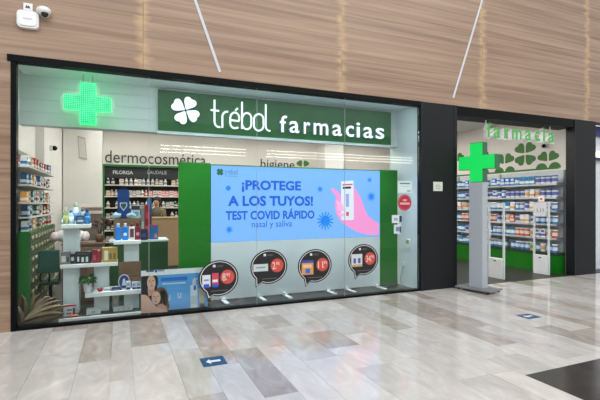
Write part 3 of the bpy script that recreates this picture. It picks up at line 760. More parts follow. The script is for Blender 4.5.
bubble(218.9, 278.2, 20, 18, 208, 299.6, '8', '95', 'price sticker reading 8,95 with two tubes, beside the poster',
       [(-0.82, -0.42, -0.42, 0.22, (220, 224, 230)), (-0.34, -0.02, -0.4, 0.3, (206, 74, 100)), (-0.76, -0.48, -0.5, -0.28, (40, 90, 190)), (-0.32, -0.04, -0.48, -0.3, (40, 90, 190)), (-0.74, -0.5, -0.1, -0.02, (90, 130, 200)), (-0.32, -0.06, -0.2, -0.06, (230, 232, 236))])
bubble(269.1, 266.7, 18.5, 17.2, 255.7, 287.5, '2', '95', 'price sticker reading 2,95 with a pale carton on black',
       [(-0.84, -0.06, -0.24, 0.18, (196, 206, 206)), (-0.7, -0.2, -0.06, 0.02, (120, 150, 150))])
bubble(315, 265.8, 16.9, 16.7, 305.3, 287, '11', '95', 'price sticker reading 11,95 with an orange and blue pack',
       [(-0.78, -0.1, -0.5, 0.36, (214, 150, 90)), (-0.78, -0.1, 0.2, 0.36, (48, 80, 170)), (-0.56, -0.3, -0.42, -0.14, (40, 110, 200)), (-0.7, -0.2, -0.08, 0.1, (236, 190, 140))])
bubble(363.4, 259.7, 15, 15.6, 355, 279.6, '34', '95', 'price sticker reading 34,95 with white tins, nearest green panel',
       [(-0.8, -0.08, -0.3, 0.38, (206, 210, 216)), (-0.8, -0.08, -0.42, -0.28, (196, 170, 110)), (-0.66, -0.5, -0.2, 0.12, (70, 90, 150)), (-0.36, -0.2, -0.2, 0.12, (70, 90, 150))])

# ---- stickers on glass, right
def card(name, u0, u1, v0, v1, label, col, extra, cat='sticker', y=-0.004):
    um, vm = (u0 + u1) / 2, (v0 + v1) / 2; c = P(um, vm, y); hx = (PX(u1) - PX(u0)) / 2; hz = (PZ(um, v0) - PZ(um, v1)) / 2
    t = thing(name, label, cat, c)
    MB().box(-hx, hx, -0.0015, 0.003, -hz, hz).build('sheet', M(col, 0.5), t)
    for a0, a1, b0, b1, cc in extra:
        MB().box(a0 * hx, a1 * hx, -0.0025, -0.0015, b0 * hz, b1 * hz).build('print', M(cc, 0.5), t)
card('notice', 398, 411.8, 181.2, 193, 'white notice with green heading stuck on glass above the red disc', (206, 222, 226), [(-0.75, 0.75, 0.5, 0.72, (70, 130, 80)), (-0.6, 0.6, 0.1, 0.16, (150, 165, 165)), (0.3, 0.8, -0.75, -0.55, (90, 150, 100))])
c = P(404.7, 202.6, -0.004); rx = (PX(411.5) - PX(398)) / 2
t = thing('round_sticker', 'round red sticker with pale text on the glass', 'sticker', c)
MB().prism(ell(0, 0, rx, rx * 1.0, 26), -0.0015, 0.003).build('disc', M((176, 30, 52), 0.45), t)
MB().prism(ell(0, 0, rx * 0.9, rx * 0.9, 26), -0.0022, -0.0015).build('ring', M((206, 120, 126), 0.45), t)
MB().prism(ell(0, 0, rx * 0.84, rx * 0.84, 26), -0.003, -0.0022).build('ground', M((176, 30, 52), 0.45), t)
MB().box(-rx * 0.7, rx * 0.7, -0.0036, -0.003, -0.035, 0.0).build('text_bar', M((222, 180, 182)), t)
MB().prism(ell(0, rx * 0.3, rx * 0.35, rx * 0.14, 14), -0.0036, -0.003).build('emblem', M((214, 160, 164)), t)
card('window_card', 392, 401.6, 215, 223, 'white and navy card on glass below the red disc', (214, 220, 224), [(0.5, 1, -0.8, 0.8, (30, 40, 90)), (-0.6, 0.2, -0.4, 0.3, (150, 170, 180))])
card('window_card', 394, 401.2, 224.6, 233.6, 'lower small card with dark mark under the navy card', (206, 214, 220), [(-0.5, 0.5, -0.5, 0.5, (120, 130, 170)), (0.55, 0.95, -0.8, 0.6, (50, 60, 100))])
# thermostat on return wall
a = Wx(411.5, 244, GR); 
t = thing('wall_control', 'small white control box with green face on the return wall', 'control', (GR - 0.001, 0.30, a.z))
MB().box(-0.03, 0, -0.05, 0.05, -0.085, 0.085, 0, 0.004).build('case', M((222, 228, 220)), t); MB().box(-0.033, -0.03, -0.04, 0.04, 0.0, 0.07).build('face', M((110, 170, 70)), t)
t = thing('power_cable', 'thin grey cable hanging from a socket by the return wall', 'cable')
MB().tube([(GR - 0.02, 0.45, 0.42), (GR - 0.03, 0.47, 0.3), (GR - 0.05, 0.5, 0.12), (GR - 0.04, 0.46, 0.03), (GR - 0.1, 0.3, 0.022), (GR - 0.35, 0.2, 0.02)], 0.006, 6).build('cord', M((110, 118, 120)), t)
MB().box(GR - 0.035, GR - 0.001, 0.42, 0.48, 0.4, 0.47, 0, 0.003).build('plug', WHITE, t)

# ================================================================== WHITE DISPLAY STAND
DX = lambda u: PX(u, 0.3)
t = thing('display_stand', 'white stepped display stand with shelves in the shop window', 'stand')
b0, b1 = PX(58.5, 0.12), PX(141, 0.12)
b = MB().box(b0, b1, 0.12, 0.16, 0.012, 0.058); b.build('base_edge', WHITE, t)
MB().box(b0, b1, 0.16, 0.72, 0.012, 0.055).build('base', M((50, 58, 46), 0.6, var=0.25, scale=6), t)
CY0, CY1 = 0.40, 0.62
def column(u0, u1, z0, z1): MB().box(PX(u0, CY0), PX(u1, CY0), CY0, CY1, z0, z1, 0, 0.004).build('column', M((214, 224, 226), 0.5), t)
SH = 0.26
def shelf(u0, u1, v_bot, v_top, um, y0=SH, y1=0.64):
    za, zb_ = PZ(um, v_bot, y0), PZ(um, v_top, y0)
    MB().box(PX(u0, y0), PX(u1, y0), y0, y1, za, zb_, 0, 0.004).build('shelf', WHITE, t); return zb_, za
zA, zA0 = shelf(61, 90, 228.3, 224.6, 75)
zB, zB0 = shelf(60, 117.8, 267.2, 263.6, 89)
zC, zC0 = shelf(113.5, 141, 244.2, 240.8, 127)
zD, zD0 = shelf(85, 141, 295.8, 291.4, 113, 0.22, 0.64)
column(63, 79, 0.055, zB0); column(63, 79, zB, zA0)
column(94, 109, 0.055, zD0); column(94, 109, zD, zB0)
column(124, 139, 0.055, zD0); column(124, 139, zD, zC0)

# ---- product builders (small, shared meshes)
def carton_mesh(w_, d_, h_, base, band, band2=None):
    b = MB().box(-w_ / 2, w_ / 2, -d_ / 2, d_ / 2, 0, h_, 0)
    b.box(-w_ / 2 * 1.002, w_ / 2 * 1.002, -d_ / 2 - 0.0008, d_ / 2 + 0.0008, h_ * 0.18, h_ * 0.45, 1)
    b.box(-w_ * 0.32, w_ * 0.32, -d_ / 2 - 0.0012, d_ / 2 + 0.0012, h_ * 0.6, h_ * 0.85, 2)
    return b.mesh('carton', [M(base, 0.45), M(band, 0.45), M(band2 or band, 0.45)])
def tin_mesh(r, h_, base, band, lid):
    b = MB().lathe([(r * 0.97, 0), (r, h_ * 0.03), (r, h_ * 0.25), (r, h_ * 0.26), (r, h_ * 0.66), (r, h_ * 0.67), (r, h_ * 0.84), (r * 1.04, h_ * 0.85), (r * 1.04, h_ * 0.98), (r * 0.98, h_)], n=12, mis=[0, 0, 0, 1, 1, 0, 0, 2, 2])
    return b.mesh('tin', [M(base, 0.4), M(band, 0.4), M(lid, 0.4)])
def bottle_mesh(r, h_, base, band, cap, sy=0.75):
    b = MB().lathe([(r * 0.9, 0), (r, h_ * 0.03), (r, h_ * 0.18), (r, h_ * 0.19), (r, h_ * 0.5), (r, h_ * 0.51), (r, h_ * 0.66), (r * 0.7, h_ * 0.75), (r * 0.38, h_ * 0.79), (r * 0.38, h_ * 0.82), (r * 0.5, h_ * 0.83), (r * 0.5, h_ * 0.98), (r * 0.4, h_)], n=12, mis=[0, 0, 0, 1, 1, 0, 0, 0, 0, 2, 2, 2], sy=sy)
    return b.mesh('bottle', [M(base, 0.35), M(band, 0.4), M(cap, 0.4)])
def prod(name, me, loc, label, cat, rz=0.0, group=None):
    o = put(name, me, None, loc); o.rotation_euler = (0, 0, rz); return tag(o, label, cat, group)
def parts_bottle(label, loc, r, h_, base, band, cap, name='bottle', sy=0.8):
    t = thing(name, label, 'bottle', loc)
    MB().lathe([(r * 0.9, 0), (r, h_ * 0.03), (r, h_ * 0.62), (r * 0.7, h_ * 0.74), (r * 0.38, h_ * 0.8)], n=16, sy=sy).build('body', M(base, 0.25), t)
    MB().lathe([(r * 1.01, h_ * 0.16), (r * 1.01, h_ * 0.52)], n=16, sy=sy).build('label_band', M(band, 0.45), t)
    MB().lathe([(r * 0.5, h_ * 0.79), (r * 0.5, h_ * 0.97), (r * 0.42, h_)], n=14, sy=sy).build('cap', M(cap, 0.4), t)
def parts_box(name, label, loc, w_, d_, h_, base, prints, rz=0.0, cat='box'):
    t = thing(name, label, cat, loc, rz)
    MB().box(-w_ / 2, w_ / 2, -d_ / 2, d_ / 2, 0, h_, 0, 0.003).build('carton', M(base, 0.5), t)
    MB().box(-w_ / 2 + 0.004, w_ / 2 - 0.004, -d_ / 2 + 0.004, d_ / 2 - 0.004, h_, h_ + 0.0012).build('lid_flap', M(base, 0.55, var=0.1), t)
    for a0, a1, c0, c1, col in prints:
        MB().box(a0 * w_ / 2, a1 * w_ / 2, -d_ / 2 - 0.002, -d_ / 2 + 0.002, c0 * h_, c1 * h_).build('print', M(col, 0.45), t)
def pos(u, y, z): return (PX(u, y), y, z)
def pw(u0, u1, y): return PX(u1, y) - PX(u0, y)
def ph(dv, u, y): return dv * ((y + CAM_D) / ray(u)[1]) / F_PX

# top shelf
parts_bottle('small pale blue bottle at the left end of the top stand shelf', pos(60.9 + 1.6, 0.42, zA), 0.020, 0.12, (150, 190, 206), (225, 232, 236), (60, 120, 170))
parts_bottle('yellow-green bottle with white cap on the top stand shelf', pos(65.5, 0.42, zA), 0.034, 0.235, (150, 158, 96), (176, 182, 120), (230, 234, 232))
parts_bottle('white and sky blue bottle, left of the tall one on top stand shelf', pos(71, 0.45, zA), 0.036, 0.2, (176, 210, 224), (226, 236, 240), (70, 130, 190))
parts_bottle('tall white bottle with pale green cap on the top stand shelf', pos(75.7, 0.5, zA), 0.042, 0.30, (216, 228, 228), (70, 116, 170), (196, 222, 200))
parts_box('carton', 'navy carton with pale band on the top stand shelf', pos(80.6, 0.42, zA), 0.105, 0.07, 0.12, (34, 58, 92), [(-0.7, 0.7, 0.25, 0.5, (170, 190, 200)), (-0.5, 0.5, 0.65, 0.78, (90, 130, 160))])
parts_bottle('clear blue-capped bottle behind the navy carton on top stand shelf', pos(82.2, 0.56, zA), 0.032, 0.22, (140, 170, 176), (206, 216, 206), (80, 120, 110))
parts_bottle('deep blue bottle at the right end of the top stand shelf', pos(87.2, 0.42, zA), 0.042, 0.21, (20, 92, 150), (30, 120, 180), (24, 80, 130))
# long middle shelf
parts_box('gift_box', 'grey box with white printed front at left of the long stand shelf', pos(65.6, 0.34, zB), pw(60.8, 70.5, 0.38), 0.1, ph(12, 65, 0.38), (120, 118, 114), [(-0.75, 0.1, 0.2, 0.7, (206, 204, 200)), (0.3, 0.8, 0.2, 0.6, (60, 60, 62))])
parts_box('gift_box', 'small black box with pale window beside the grey box', pos(72.9, 0.34, zB), pw(70.8, 75.2, 0.38), 0.1, ph(9.5, 73, 0.38), (34, 36, 40), [(-0.6, 0.6, 0.35, 0.75, (190, 196, 190))])
parts_box('gift_box', 'black box showing three white jars on the long stand shelf', pos(83.6, 0.34, zB), pw(75.5, 91.8, 0.38), 0.1, ph(11.5, 84, 0.38), (32, 35, 40), [(-0.72, -0.5, 0.2, 0.6, (214, 218, 218)), (-0.22, 0.06, 0.15, 0.55, (214, 218, 218)), (0.3, 0.58, 0.15, 0.58, (214, 218, 218)), (-0.8, 0.8, 0.8, 0.86, (90, 94, 96))])
parts_box('gift_box', 'dark red box beside the gold box on the long stand shelf', pos(97.0, 0.34, zB), pw(92.3, 101.8, 0.4), 0.1, ph(13, 97, 0.4), (128, 30, 46), [(-0.8, -0.2, 0.2, 0.6, (180, 70, 84)), (0.1, 0.7, 0.15, 0.9, (150, 40, 56)), (0.2, 0.6, 0.86, 0.98, (216, 200, 200))])
parts_box('gift_box', 'gold box with white panel at right of the long stand shelf', pos(109.9, 0.34, zB), pw(102.2, 117.4, 0.38), 0.1, ph(14.5, 110, 0.38), (176, 150, 78), [(-0.7, -0.22, 0.15, 0.8, (224, 222, 210)), (-0.05, 0.25, 0.2, 0.6, (130, 100, 50)), (0.45, 0.75, 0.2, 0.6, (130, 100, 50))])
# right upper shelf
for u, col, bc, cap, lb in ((118.2, (10, 108, 196), (20, 124, 214), (216, 226, 232), 'bright blue bottle at the left of the short stand shelf'), (125.2, (16, 118, 206), (220, 232, 240), (216, 226, 232), 'bright blue bottle with round white mark, second on short stand shelf'),
                       (131.7, (222, 224, 222), (112, 40, 60), (120, 40, 60), 'white bottle with maroon label on the short stand shelf'), (137.6, (120, 22, 44), (190, 150, 160), (110, 24, 44), 'maroon bottle at the right of the short stand shelf')):
    t2 = thing('bottle', lb, 'bottle', pos(u, 0.40, zC)); w2 = pw(u - 3.0, u + 3.0, 0.4)
    h2 = ph(13.2, u, 0.4)
    MB().box(-w2 / 2, w2 / 2, -0.035, 0.035, 0, h2, 0, 0.012).build('body', M(col, 0.35), t2)
    if 'round' in lb or 'maroon bottle' in lb: MB().prism(ell(0, h2 * 0.45, w2 * 0.3, w2 * 0.3, 16), -0.0375, -0.034).build('label_band', M(bc, 0.4), t2)
    else: MB().box(-w2 * 0.3, w2 * 0.34, -0.0375, -0.034, h2 * 0.2, h2 * 0.85).build('label_band', M(bc, 0.4), t2)
    MB().lathe([(0.02, h2 - 0.002), (0.02, h2 + 0.05), (0.017, h2 + 0.055)], n=12).build('cap', M(cap, 0.4), t2)
# low shelf: plant and small goods
c = pos(87.6, 0.31, zD)
t2 = thing('potted_plant', 'leafy green plant in a white pot on the low stand shelf', 'plant', c)
MB().lathe([(0.042, 0), (0.046, 0.01), (0.06, 0.118), (0.064, 0.118), (0.064, 0.128), (0.055, 0.128)], n=16).build('pot', WHITE, t2)
MB().lathe([(0.05, 0.114), (0.054, 0.12)], n=12).build('soil', M((50, 38, 30), 0.9), t2)
random.seed(9)
lf = MB().add([(0, 0, 0), (0.02, 0.02, 0.004), (0.0, 0.062, -0.004), (-0.02, 0.02, 0.004)], [(0, 1, 2, 3)]).mesh('leaf', M((44, 104, 36), 0.6, var=0.35, scale=30))
for i in range(110):
    o = put('leaf', lf, t2); a = random.uniform(0, 6.28); r = 0.085 * math.sqrt(random.random()); hz = 0.13 + 0.115 * random.random() * (1.05 - (r / 0.13) ** 2)
    o.location = (r * math.cos(a), r * math.sin(a), hz); o.rotation_euler = (random.uniform(-0.7, 0.9), random.uniform(-0.6, 0.6), a - 1.57 + random.uniform(-0.8, 0.8)); s_ = random.uniform(0.7, 1.15); o.scale = (s_, s_, s_)
for i in range(7):
    a = i * 0.9; MB().tube([(0, 0, 0.11), (0.03 * math.cos(a), 0.03 * math.sin(a), 0.16), (0.075 * math.cos(a), 0.075 * math.sin(a), 0.2)], 0.0025, 5).build('stem', M((60, 84, 40)), t2)
t2 = thing('round_jar', 'round red jar with pale rim on the low stand shelf', 'jar', pos(99.8, 0.30, zD))
MB().lathe([(0.028, 0), (0.032, 0.005), (0.032, 0.03)], n=16).build('pot', M((170, 30, 40), 0.4), t2); MB().lathe([(0.034, 0.03), (0.034, 0.045), (0.02, 0.048)], n=16).build('lid', M((196, 60, 70), 0.35), t2)
for u, wd, h_, col, lb in ((95.8, 0.03, 0.022, (206, 212, 214), 'flat white pack left of the red jar on low shelf'), (106.5, 0.034, 0.05, (222, 224, 226), 'small white jar right of the red jar on low shelf'),
                           (110, 0.032, 0.042, (206, 214, 222), 'second small white jar on the low stand shelf'), (116, 0.075, 0.042, (30, 40, 90), 'low navy pack on the low stand shelf')):
    t2 = thing('small_pack', lb, 'pack', pos(u, 0.30, zD))
    MB().box(-wd, wd, -0.03, 0.03, 0, h_ * 0.75, 0, 0.004).build('carton', M(col, 0.4), t2); MB().box(-wd * 0.8, wd * 0.8, -0.025, 0.025, h_ * 0.75, h_, 0, 0.003).build('lid', M(tuple(min(255, c_ + 20) for c_ in col), 0.4), t2)
    MB().box(-wd * 0.6, wd * 0.6, -0.032, -0.029, h_ * 0.25, h_ * 0.5).build('print', M((120, 130, 160)), t2)
t2 = thing('round_display', 'round navy and white printed disc propped on the low shelf', 'display', pos(124, 0.35, zD))
MB().prism(ell(0, 0.105, 0.078, 0.105, 26), 0, 0.012).build('disc', M((216, 222, 230), 0.4), t2); MB().prism(ell(0, 0.105, 0.066, 0.092, 26), -0.002, 0).build('ground', M((44, 66, 130), 0.4), t2)
MB().prism([(-0.03, 0.05), (0.03, 0.05), (0.012, 0.15), (-0.012, 0.15)], -0.004, -0.002).build('print', M((220, 226, 236)), t2); MB().box(-0.06, 0.06, -0.01, 0.04, 0, 0.012).build('base', WHITE, t2)
for u, h_, lb in ((128.4, 0.12, 'blue and white tube carton right of the round disc'), (134, 0.105, 'white carton with navy base at the low shelf right end'), (138.4, 0.105, 'rightmost white and navy carton on the low stand shelf')):
    parts_box('carton', lb, pos(u, 0.285, zD), pw(u - 2.2, u + 2.2, 0.34), 0.05, h_, (206, 214, 224), [(-0.9, 0.9, 0.02, 0.28, (34, 50, 120)), (-0.6, 0.6, 0.5, 0.75, (120, 150, 200))])
# wooden crate behind
t2 = thing('wooden_crate', 'brown two-board wooden crate behind the low stand shelf goods', 'crate', pos(129.8, 0.53, zD))
wc = pw(118.8, 140.8, 0.53); hc = ph(26, 130, 0.53)
x3 = PX(124, CY0) - PX(129.8, 0.53)
for k in range(2): MB().box(-wc / 2, x3 - 0.006 if False else wc / 2, -0.145, -0.135, k * hc / 2 + 0.003, (k + 1) * hc / 2 - 0.003).build('board', WOODB, t2)
t2.location.y = 0.53
# base goods
zb_ = 0.055
parts_box('carton', 'white carton with red top and grey print on the stand base', pos(69.7, 0.3, zb_), pw(63.5, 76, 0.3), 0.05, ph(11.5, 70, 0.3), (214, 214, 214), [(-1, 1, 0.82, 0.99, (170, 34, 46)), (-0.5, 0.3, 0.15, 0.3, (110, 110, 130)), (-0.4, 0.4, 0.45, 0.6, (110, 110, 130)), (0.5, 0.9, 0.1, 0.7, (70, 70, 110))], 0.0)
t2 = thing('fabric_pouch', 'small orange pouch lying on the stand base', 'pouch', pos(73, 0.2, zb_))
MB().ball((0, 0, 0.018), 0.07, 0.03, 0.018, 14, 7).build('pouch', M((180, 84, 44), 0.7), t2); MB().box(-0.05, 0.05, -0.028, -0.02, 0.016, 0.02).build('zip', M((120, 60, 40)), t2)
for u0, u1, h_, y_, lb in ((86.5, 101, 0.078, 0.29, 'flat white box with silver lid on the stand base'), (113, 124, 0.055, 0.34, 'low pale box under the low shelf'), (124, 133, 0.05, 0.34, 'low grey-white box at right under low shelf')):
    parts_box('flat_box', lb, pos((u0 + u1) / 2, y_, zb_), pw(u0, u1, y_) - 0.006, 0.09, h_, (206, 212, 212), [(-0.2, 0.2, 0.3, 0.6, (150, 158, 160)), (-1, 1, 0.86, 0.99, (180, 188, 188))])
parts_box('flat_box', 'upright small pale box behind the low boxes under low shelf', pos(115.5, 0.5, zb_), 0.09, 0.06, 0.19, (176, 170, 160), [(-0.6, 0.6, 0.3, 0.7, (210, 206, 196))])

# ---- behind the stand: brown cabinet, table, their goods
x0, x1 = PX(62, 1.2), PX(104, 1.2)
t2 = thing('cabinet', 'brown wooden cabinet standing behind the white display stand', 'cabinet', ((x0 + x1) / 2, 1.2, 0)); h = (x1 - x0) / 2
MB().box(-h, h, 0, 0.5, 0.0, 0.94, 0, 0.005).build('body', M((104, 80, 66), 0.6, var=0.2, scale=4), t2)
MB().box(-h - 0.01, h + 0.01, -0.015, 0.515, 0.94, 0.965).build('top', M((112, 88, 72), 0.5, var=0.2, scale=4), t2)
for k in (-1, 1):
    d = MB().box(min(0.01 * k, k * (h - 0.02)), max(0.01 * k, k * (h - 0.02)), -0.015, 0, 0.06, 0.9, 0, 0.003).build('door', M((108, 84, 70), 0.6, var=0.2, scale=4), t2)
    MB().tube([(0.04 * k, -0.03, 0.55), (0.04 * k, -0.03, 0.68)], 0.007).build('handle', STEEL, d)
t2 = thing('plush_toy', 'white and pink plush behind the left stand column', 'toy', (PX(70.5, 1.4), 1.4, 0.965))
MB().ball((0, 0, 0.11), 0.24, 0.13, 0.11, 16, 9).build('body', M((228, 220, 218), 0.9, var=0.1, scale=20), t2)
MB().ball((0.22, -0.05, 0.1), 0.06, 0.07, 0.085, 12, 7).build('head', M((224, 210, 208), 0.9, var=0.12, scale=25), t2); MB().ball((-0.22, -0.05, 0.1), 0.06, 0.07, 0.08, 12, 7).build('foot', M((220, 190, 192), 0.9), t2)
t2 = thing('dried_plant', 'dark dried branches in a brown pot behind the gold box', 'plant', (PX(99.5, 1.4), 1.4, 0.965))
MB().lathe([(0.05, 0), (0.07, 0.06), (0.06, 0.12), (0.04, 0.13)], n=14).build('pot', M((110, 76, 60)), t2)
random.seed(12)
for i in range(9):
    a = random.uniform(0, 6.28); r = random.uniform(0.04, 0.16)
    MB().tube([(0, 0, 0.1), (r * 0.4 * math.cos(a), r * 0.3 * math.sin(a), 0.22), (r * math.cos(a), r * 0.5 * math.sin(a), random.uniform(0.28, 0.42))], [0.006, 0.005, 0.003], 5).build('branch', M((58, 46, 42)), t2)
    MB().ball((r * math.cos(a), r * 0.5 * math.sin(a), random.uniform(0.27, 0.38)), 0.035, 0.03, 0.028, 8, 5).build('seed_head', M((92, 64, 54), 0.8, var=0.2), t2)
x0, x1 = PX(110, 1.25), PX(168, 1.25)
t2 = thing('promotion_table', 'dark green promotion table behind the short stand shelf', 'table', ((x0 + x1) / 2, 1.25, 0)); h = (x1 - x0) / 2
zT = PZ(135, 240.5, 1.25)
MB().box(-h, h, 0, 0.6, 0, zT - 0.03, 0, 0.004).build('body', M((24, 70, 32), 0.5), t2); MB().box(-h - 0.015, h + 0.015, -0.015, 0.615, zT - 0.03, zT, 0, 0.004).build('top', M((196, 206, 204), 0.4), t2)
parts_box('carton', 'plain brown carton tray behind the short shelf bottles', pos(127, 1.5, zT), pw(114.5, 140.5, 1.5), 0.3, ph(21, 127, 1.5), (134, 104, 78), [(-0.6, 0.6, 0.7, 0.9, (120, 92, 68))])
zK = zT + ph(21, 127, 1.5) + 0.001
# navy backpack-like bag with shield
c = pos(123.5, 1.5, zK); hb_ = ph(29, 123, 1.5); wb_ = pw(117.5, 129.5, 1.5)
t2 = thing('promotional_bag', 'tall royal blue bag with white shield emblem above the stand', 'bag', c)
MB().prism([(-wb_ / 2, 0), (wb_ / 2, 0), (wb_ / 2, hb_ * 0.9), (wb_ * 0.4, hb_), (-wb_ * 0.42, hb_), (-wb_ / 2, hb_ * 0.9)], -0.07, 0.07).build('body', M((18, 66, 140), 0.5), t2)
MB().prism([(-wb_ * 0.3, hb_ * 0.55), (wb_ * 0.3, hb_ * 0.55), (wb_ * 0.3, hb_ * 0.42), (0, hb_ * 0.26), (-wb_ * 0.3, hb_ * 0.42)], -0.074, -0.07).build('shield', M((206, 216, 222)), t2)
MB().prism([(-wb_ * 0.22, hb_ * 0.52), (wb_ * 0.22, hb_ * 0.52), (wb_ * 0.22, hb_ * 0.43), (0, hb_ * 0.31), (-wb_ * 0.22, hb_ * 0.43)], -0.077, -0.074).build('shield_ground', M((40, 92, 90)), t2)
MB().tube([(-wb_ * 0.2, 0, hb_), (-wb_ * 0.15, 0, hb_ + 0.03), (wb_ * 0.15, 0, hb_ + 0.03), (wb_ * 0.2, 0, hb_)], 0.008).build('handle', M((16, 50, 110)), t2)
random.seed(8)
for k, (u, lb) in enumerate(((115.5, 'crumpled white and aqua wrap at left of the blue bag'), (131.2, 'crumpled white and aqua wrap at right of the blue bag'))):
    me = MB().ball((0, 0, 0.05), 0.075, 0.05, 0.05, 12, 8)
    me.v = [(x * random.uniform(0.8, 1.15), y * random.uniform(0.8, 1.15), max(0, z * random.uniform(0.75, 1.2))) for x, y, z in me.v]
    t2 = thing('plastic_wrap', lb, 'wrap', pos(u + (1.2 if k == 0 else 0), 1.38, zK)); me.build('wrap', M((176, 206, 216), 0.25, var=0.15, scale=30), t2)
    MB().tube([(-0.03, -0.045, 0.05), (0.0, -0.06, 0.06), (0.03, -0.045, 0.05)], 0.006).build('tie', M((60, 140, 170)), t2)
parts_box('carton', 'white and light blue carton with dark top beside the blue bag', pos(135.5, 1.5, zK + 0.0), pw(131, 140, 1.5), 0.1, ph(13, 135, 1.5), (196, 214, 224), [(-0.95, 0.95, 0.66, 0.97, (40, 54, 70)), (-0.6, 0.6, 0.2, 0.5, (110, 170, 210))])
parts_box('display_pack', 'tall red pack behind the maroon bottle', pos(147, 1.45, zT), pw(144.6, 149.6, 1.45), 0.12, ph(34, 147, 1.45), (150, 24, 44), [(-0.7, 0.7, 0.2, 0.4, (200, 80, 96)), (-0.6, 0.6, 0.6, 0.8, (190, 60, 80))])
parts_box('display_pack', 'slim grey pack left of the tall red pack', pos(142.6, 1.45, zT), pw(141, 144.4, 1.45), 0.1, ph(30, 142, 1.45), (130, 134, 132), [(-0.7, 0.7, 0.3, 0.6, (176, 180, 176))])
parts_box('display_pack', 'blue-topped pack just behind the tall red pack', pos(149.4, 1.68, zT), pw(147.2, 151.8, 1.68), 0.1, ph(40, 149, 1.68), (34, 104, 170), [(-0.7, 0.7, 0.1, 0.6, (150, 30, 50))])
parts_box('display_pack', 'blue box with orange spot right of the red pack', pos(153.8, 1.4, zT), pw(149.8, 158, 1.4), 0.12, ph(14.5, 154, 1.4), (24, 96, 166), [(0.1, 0.7, 0.1, 0.4, (190, 120, 60)), (-0.8, 0.8, 0.86, 0.98, (180, 60, 50))])
parts_box('display_pack', 'navy box behind the short shelf right end', pos(143.6, 1.3, zT), pw(139, 149, 1.3) * 0.8, 0.08, ph(11, 143, 1.3), (28, 40, 70), [(-0.6, 0.6, 0.3, 0.6, (50, 80, 120))])

# ---- kraft paper leaves in the corner
random.seed(17)
def kleaf(base, ang, tilt, L_, wd, label, i):
    n = 7; vs = []; fs = []
    for k in range(n + 1):
        s_ = k / n; ww = wd * math.sin(math.pi * min(1, 0.12 + s_ * 0.84)) ** 0.7 * (1 if k < n else 0.12)
        sag = -0.10 * L_ * s_ * s_
        p = Vector((math.cos(ang) * L_ * s_, -tilt * s_ * L_, math.sin(ang) * L_ * s_ + sag))
        nrm = Vector((-math.sin(ang), 0, math.cos(ang)))
        for q, dep in ((-1, 0), (-0.5, -0.02), (0, 0.018), (0.5, -0.02), (1, 0)):
            v = p + nrm * ww * q + Vector((0, dep, 0)); vs.append(v)
    m_ = len(vs)
    vs2 = [v + Vector((0, 0.004, 0)) for v in vs]
    for k in range(n):
        for q in range(4):
            a = k * 5 + q; fs.append((a, a + 1, a + 6, a + 5)); fs.append((m_ + a, m_ + a + 5, m_ + a + 6, m_ + a + 1))
    bnd = [q for q in range(5)] + [k * 5 + 4 for k in range(1, n + 1)] + [n * 5 + q for q in (3, 2, 1, 0)] + [k * 5 for k in range(n - 1, 0, -1)]
    for k in range(len(bnd)):
        a, b_ = bnd[k], bnd[(k + 1) % len(bnd)]; fs.append((a, m_ + a, m_ + b_, b_))
    vs = vs + vs2
    lo_ = min(v.z for v in vs) + base[2]
    if lo_ < 0.014: base = (base[0], base[1], base[2] + 0.014 - lo_)
    o = MB().add(vs, fs).build('kraft_leaf', [KRAFT, M((100, 86, 66), 0.8, var=0.25, scale=9), M((132, 114, 88), 0.8, var=0.2, scale=9)][i % 3], None, base)
    tag(o, label, 'decoration', 'brown pleated paper leaves in the window corner')
    o.data.materials[0]
bx = PX(22, 0.35)
for i, (a, L_) in enumerate(((104, 0.30), (88, 0.42), (74, 0.46), (60, 0.44), (46, 0.40), (32, 0.42))):
    kleaf((bx, 0.22 + 0.055 * i, 0.02), math.radians(a), 0.03, L_, 0.075, 'pleated brown paper leaf, %s in the fan beside the window post' % ORD[i], i)
bx2 = PX(30, 0.25)
for i, (a, L_) in enumerate(((14, 0.48), (24, 0.50), (33, 0.46), (42, 0.40), (52, 0.34))):
    kleaf((bx2 - 0.05 + 0.015 * i, 0.13 + 0.055 * i, 0.06 + 0.01 * i), math.radians(a), 0.0, L_, 0.07, 'pleated brown paper leaf, %s in the fan leaning to the stand base' % ORD[i], i + 1)

# ---- green chair
cx_, cy_ = PX(49, 0.80), 0.80
t2 = thing('office_chair', 'dark green backed chair on black legs behind the paper leaves', 'chair', (cx_, cy_, 0))
zc1, zc0 = PZ(49, 250, 0.8), PZ(49, 273, 0.8)
MB().box(-0.135, 0.135, -0.02, 0.02, zc0, zc1, 0, 0.015).build('backrest', M((18, 70, 58), 0.7), t2)
MB().box(-0.13, 0.13, 0.03, 0.28, 0.40, 0.45, 0, 0.015).build('seat', M((20, 60, 52), 0.7), t2)
MB().tube([(0.0, 0.03, zc0 + 0.06), (0.0, 0.035, 0.45), (0.0, 0.12, 0.39)], 0.014).build('back_support', BLACK, t2)
MB().tube([(0, 0.15, 0.40), (0, 0.15, 0.1)], 0.025).build('post', BLACK, t2)
for k in range(5):
    a = 2 * math.pi * k / 5 + 0.4
    MB().tube([(0, 0.15, 0.12), (0.12 * math.cos(a), 0.15 + 0.12 * math.sin(a), 0.05)], 0.014).build('leg', BLACK, t2)
    MB().ball((0.12 * math.cos(a), 0.15 + 0.12 * math.sin(a), 0.025), 0.022, 0.022, 0.025, 8, 5).build('castor', BLACK, t2)
for s_ in (-1, 1):
    MB().tube([(s_ * 0.11, 0.1, 0.43), (s_ * 0.125, 0.1, 0.5), (s_ * 0.125, 0.12, 0.62), (s_ * 0.125, 0.25, 0.63)], 0.012).build('armrest', BLACK, t2)

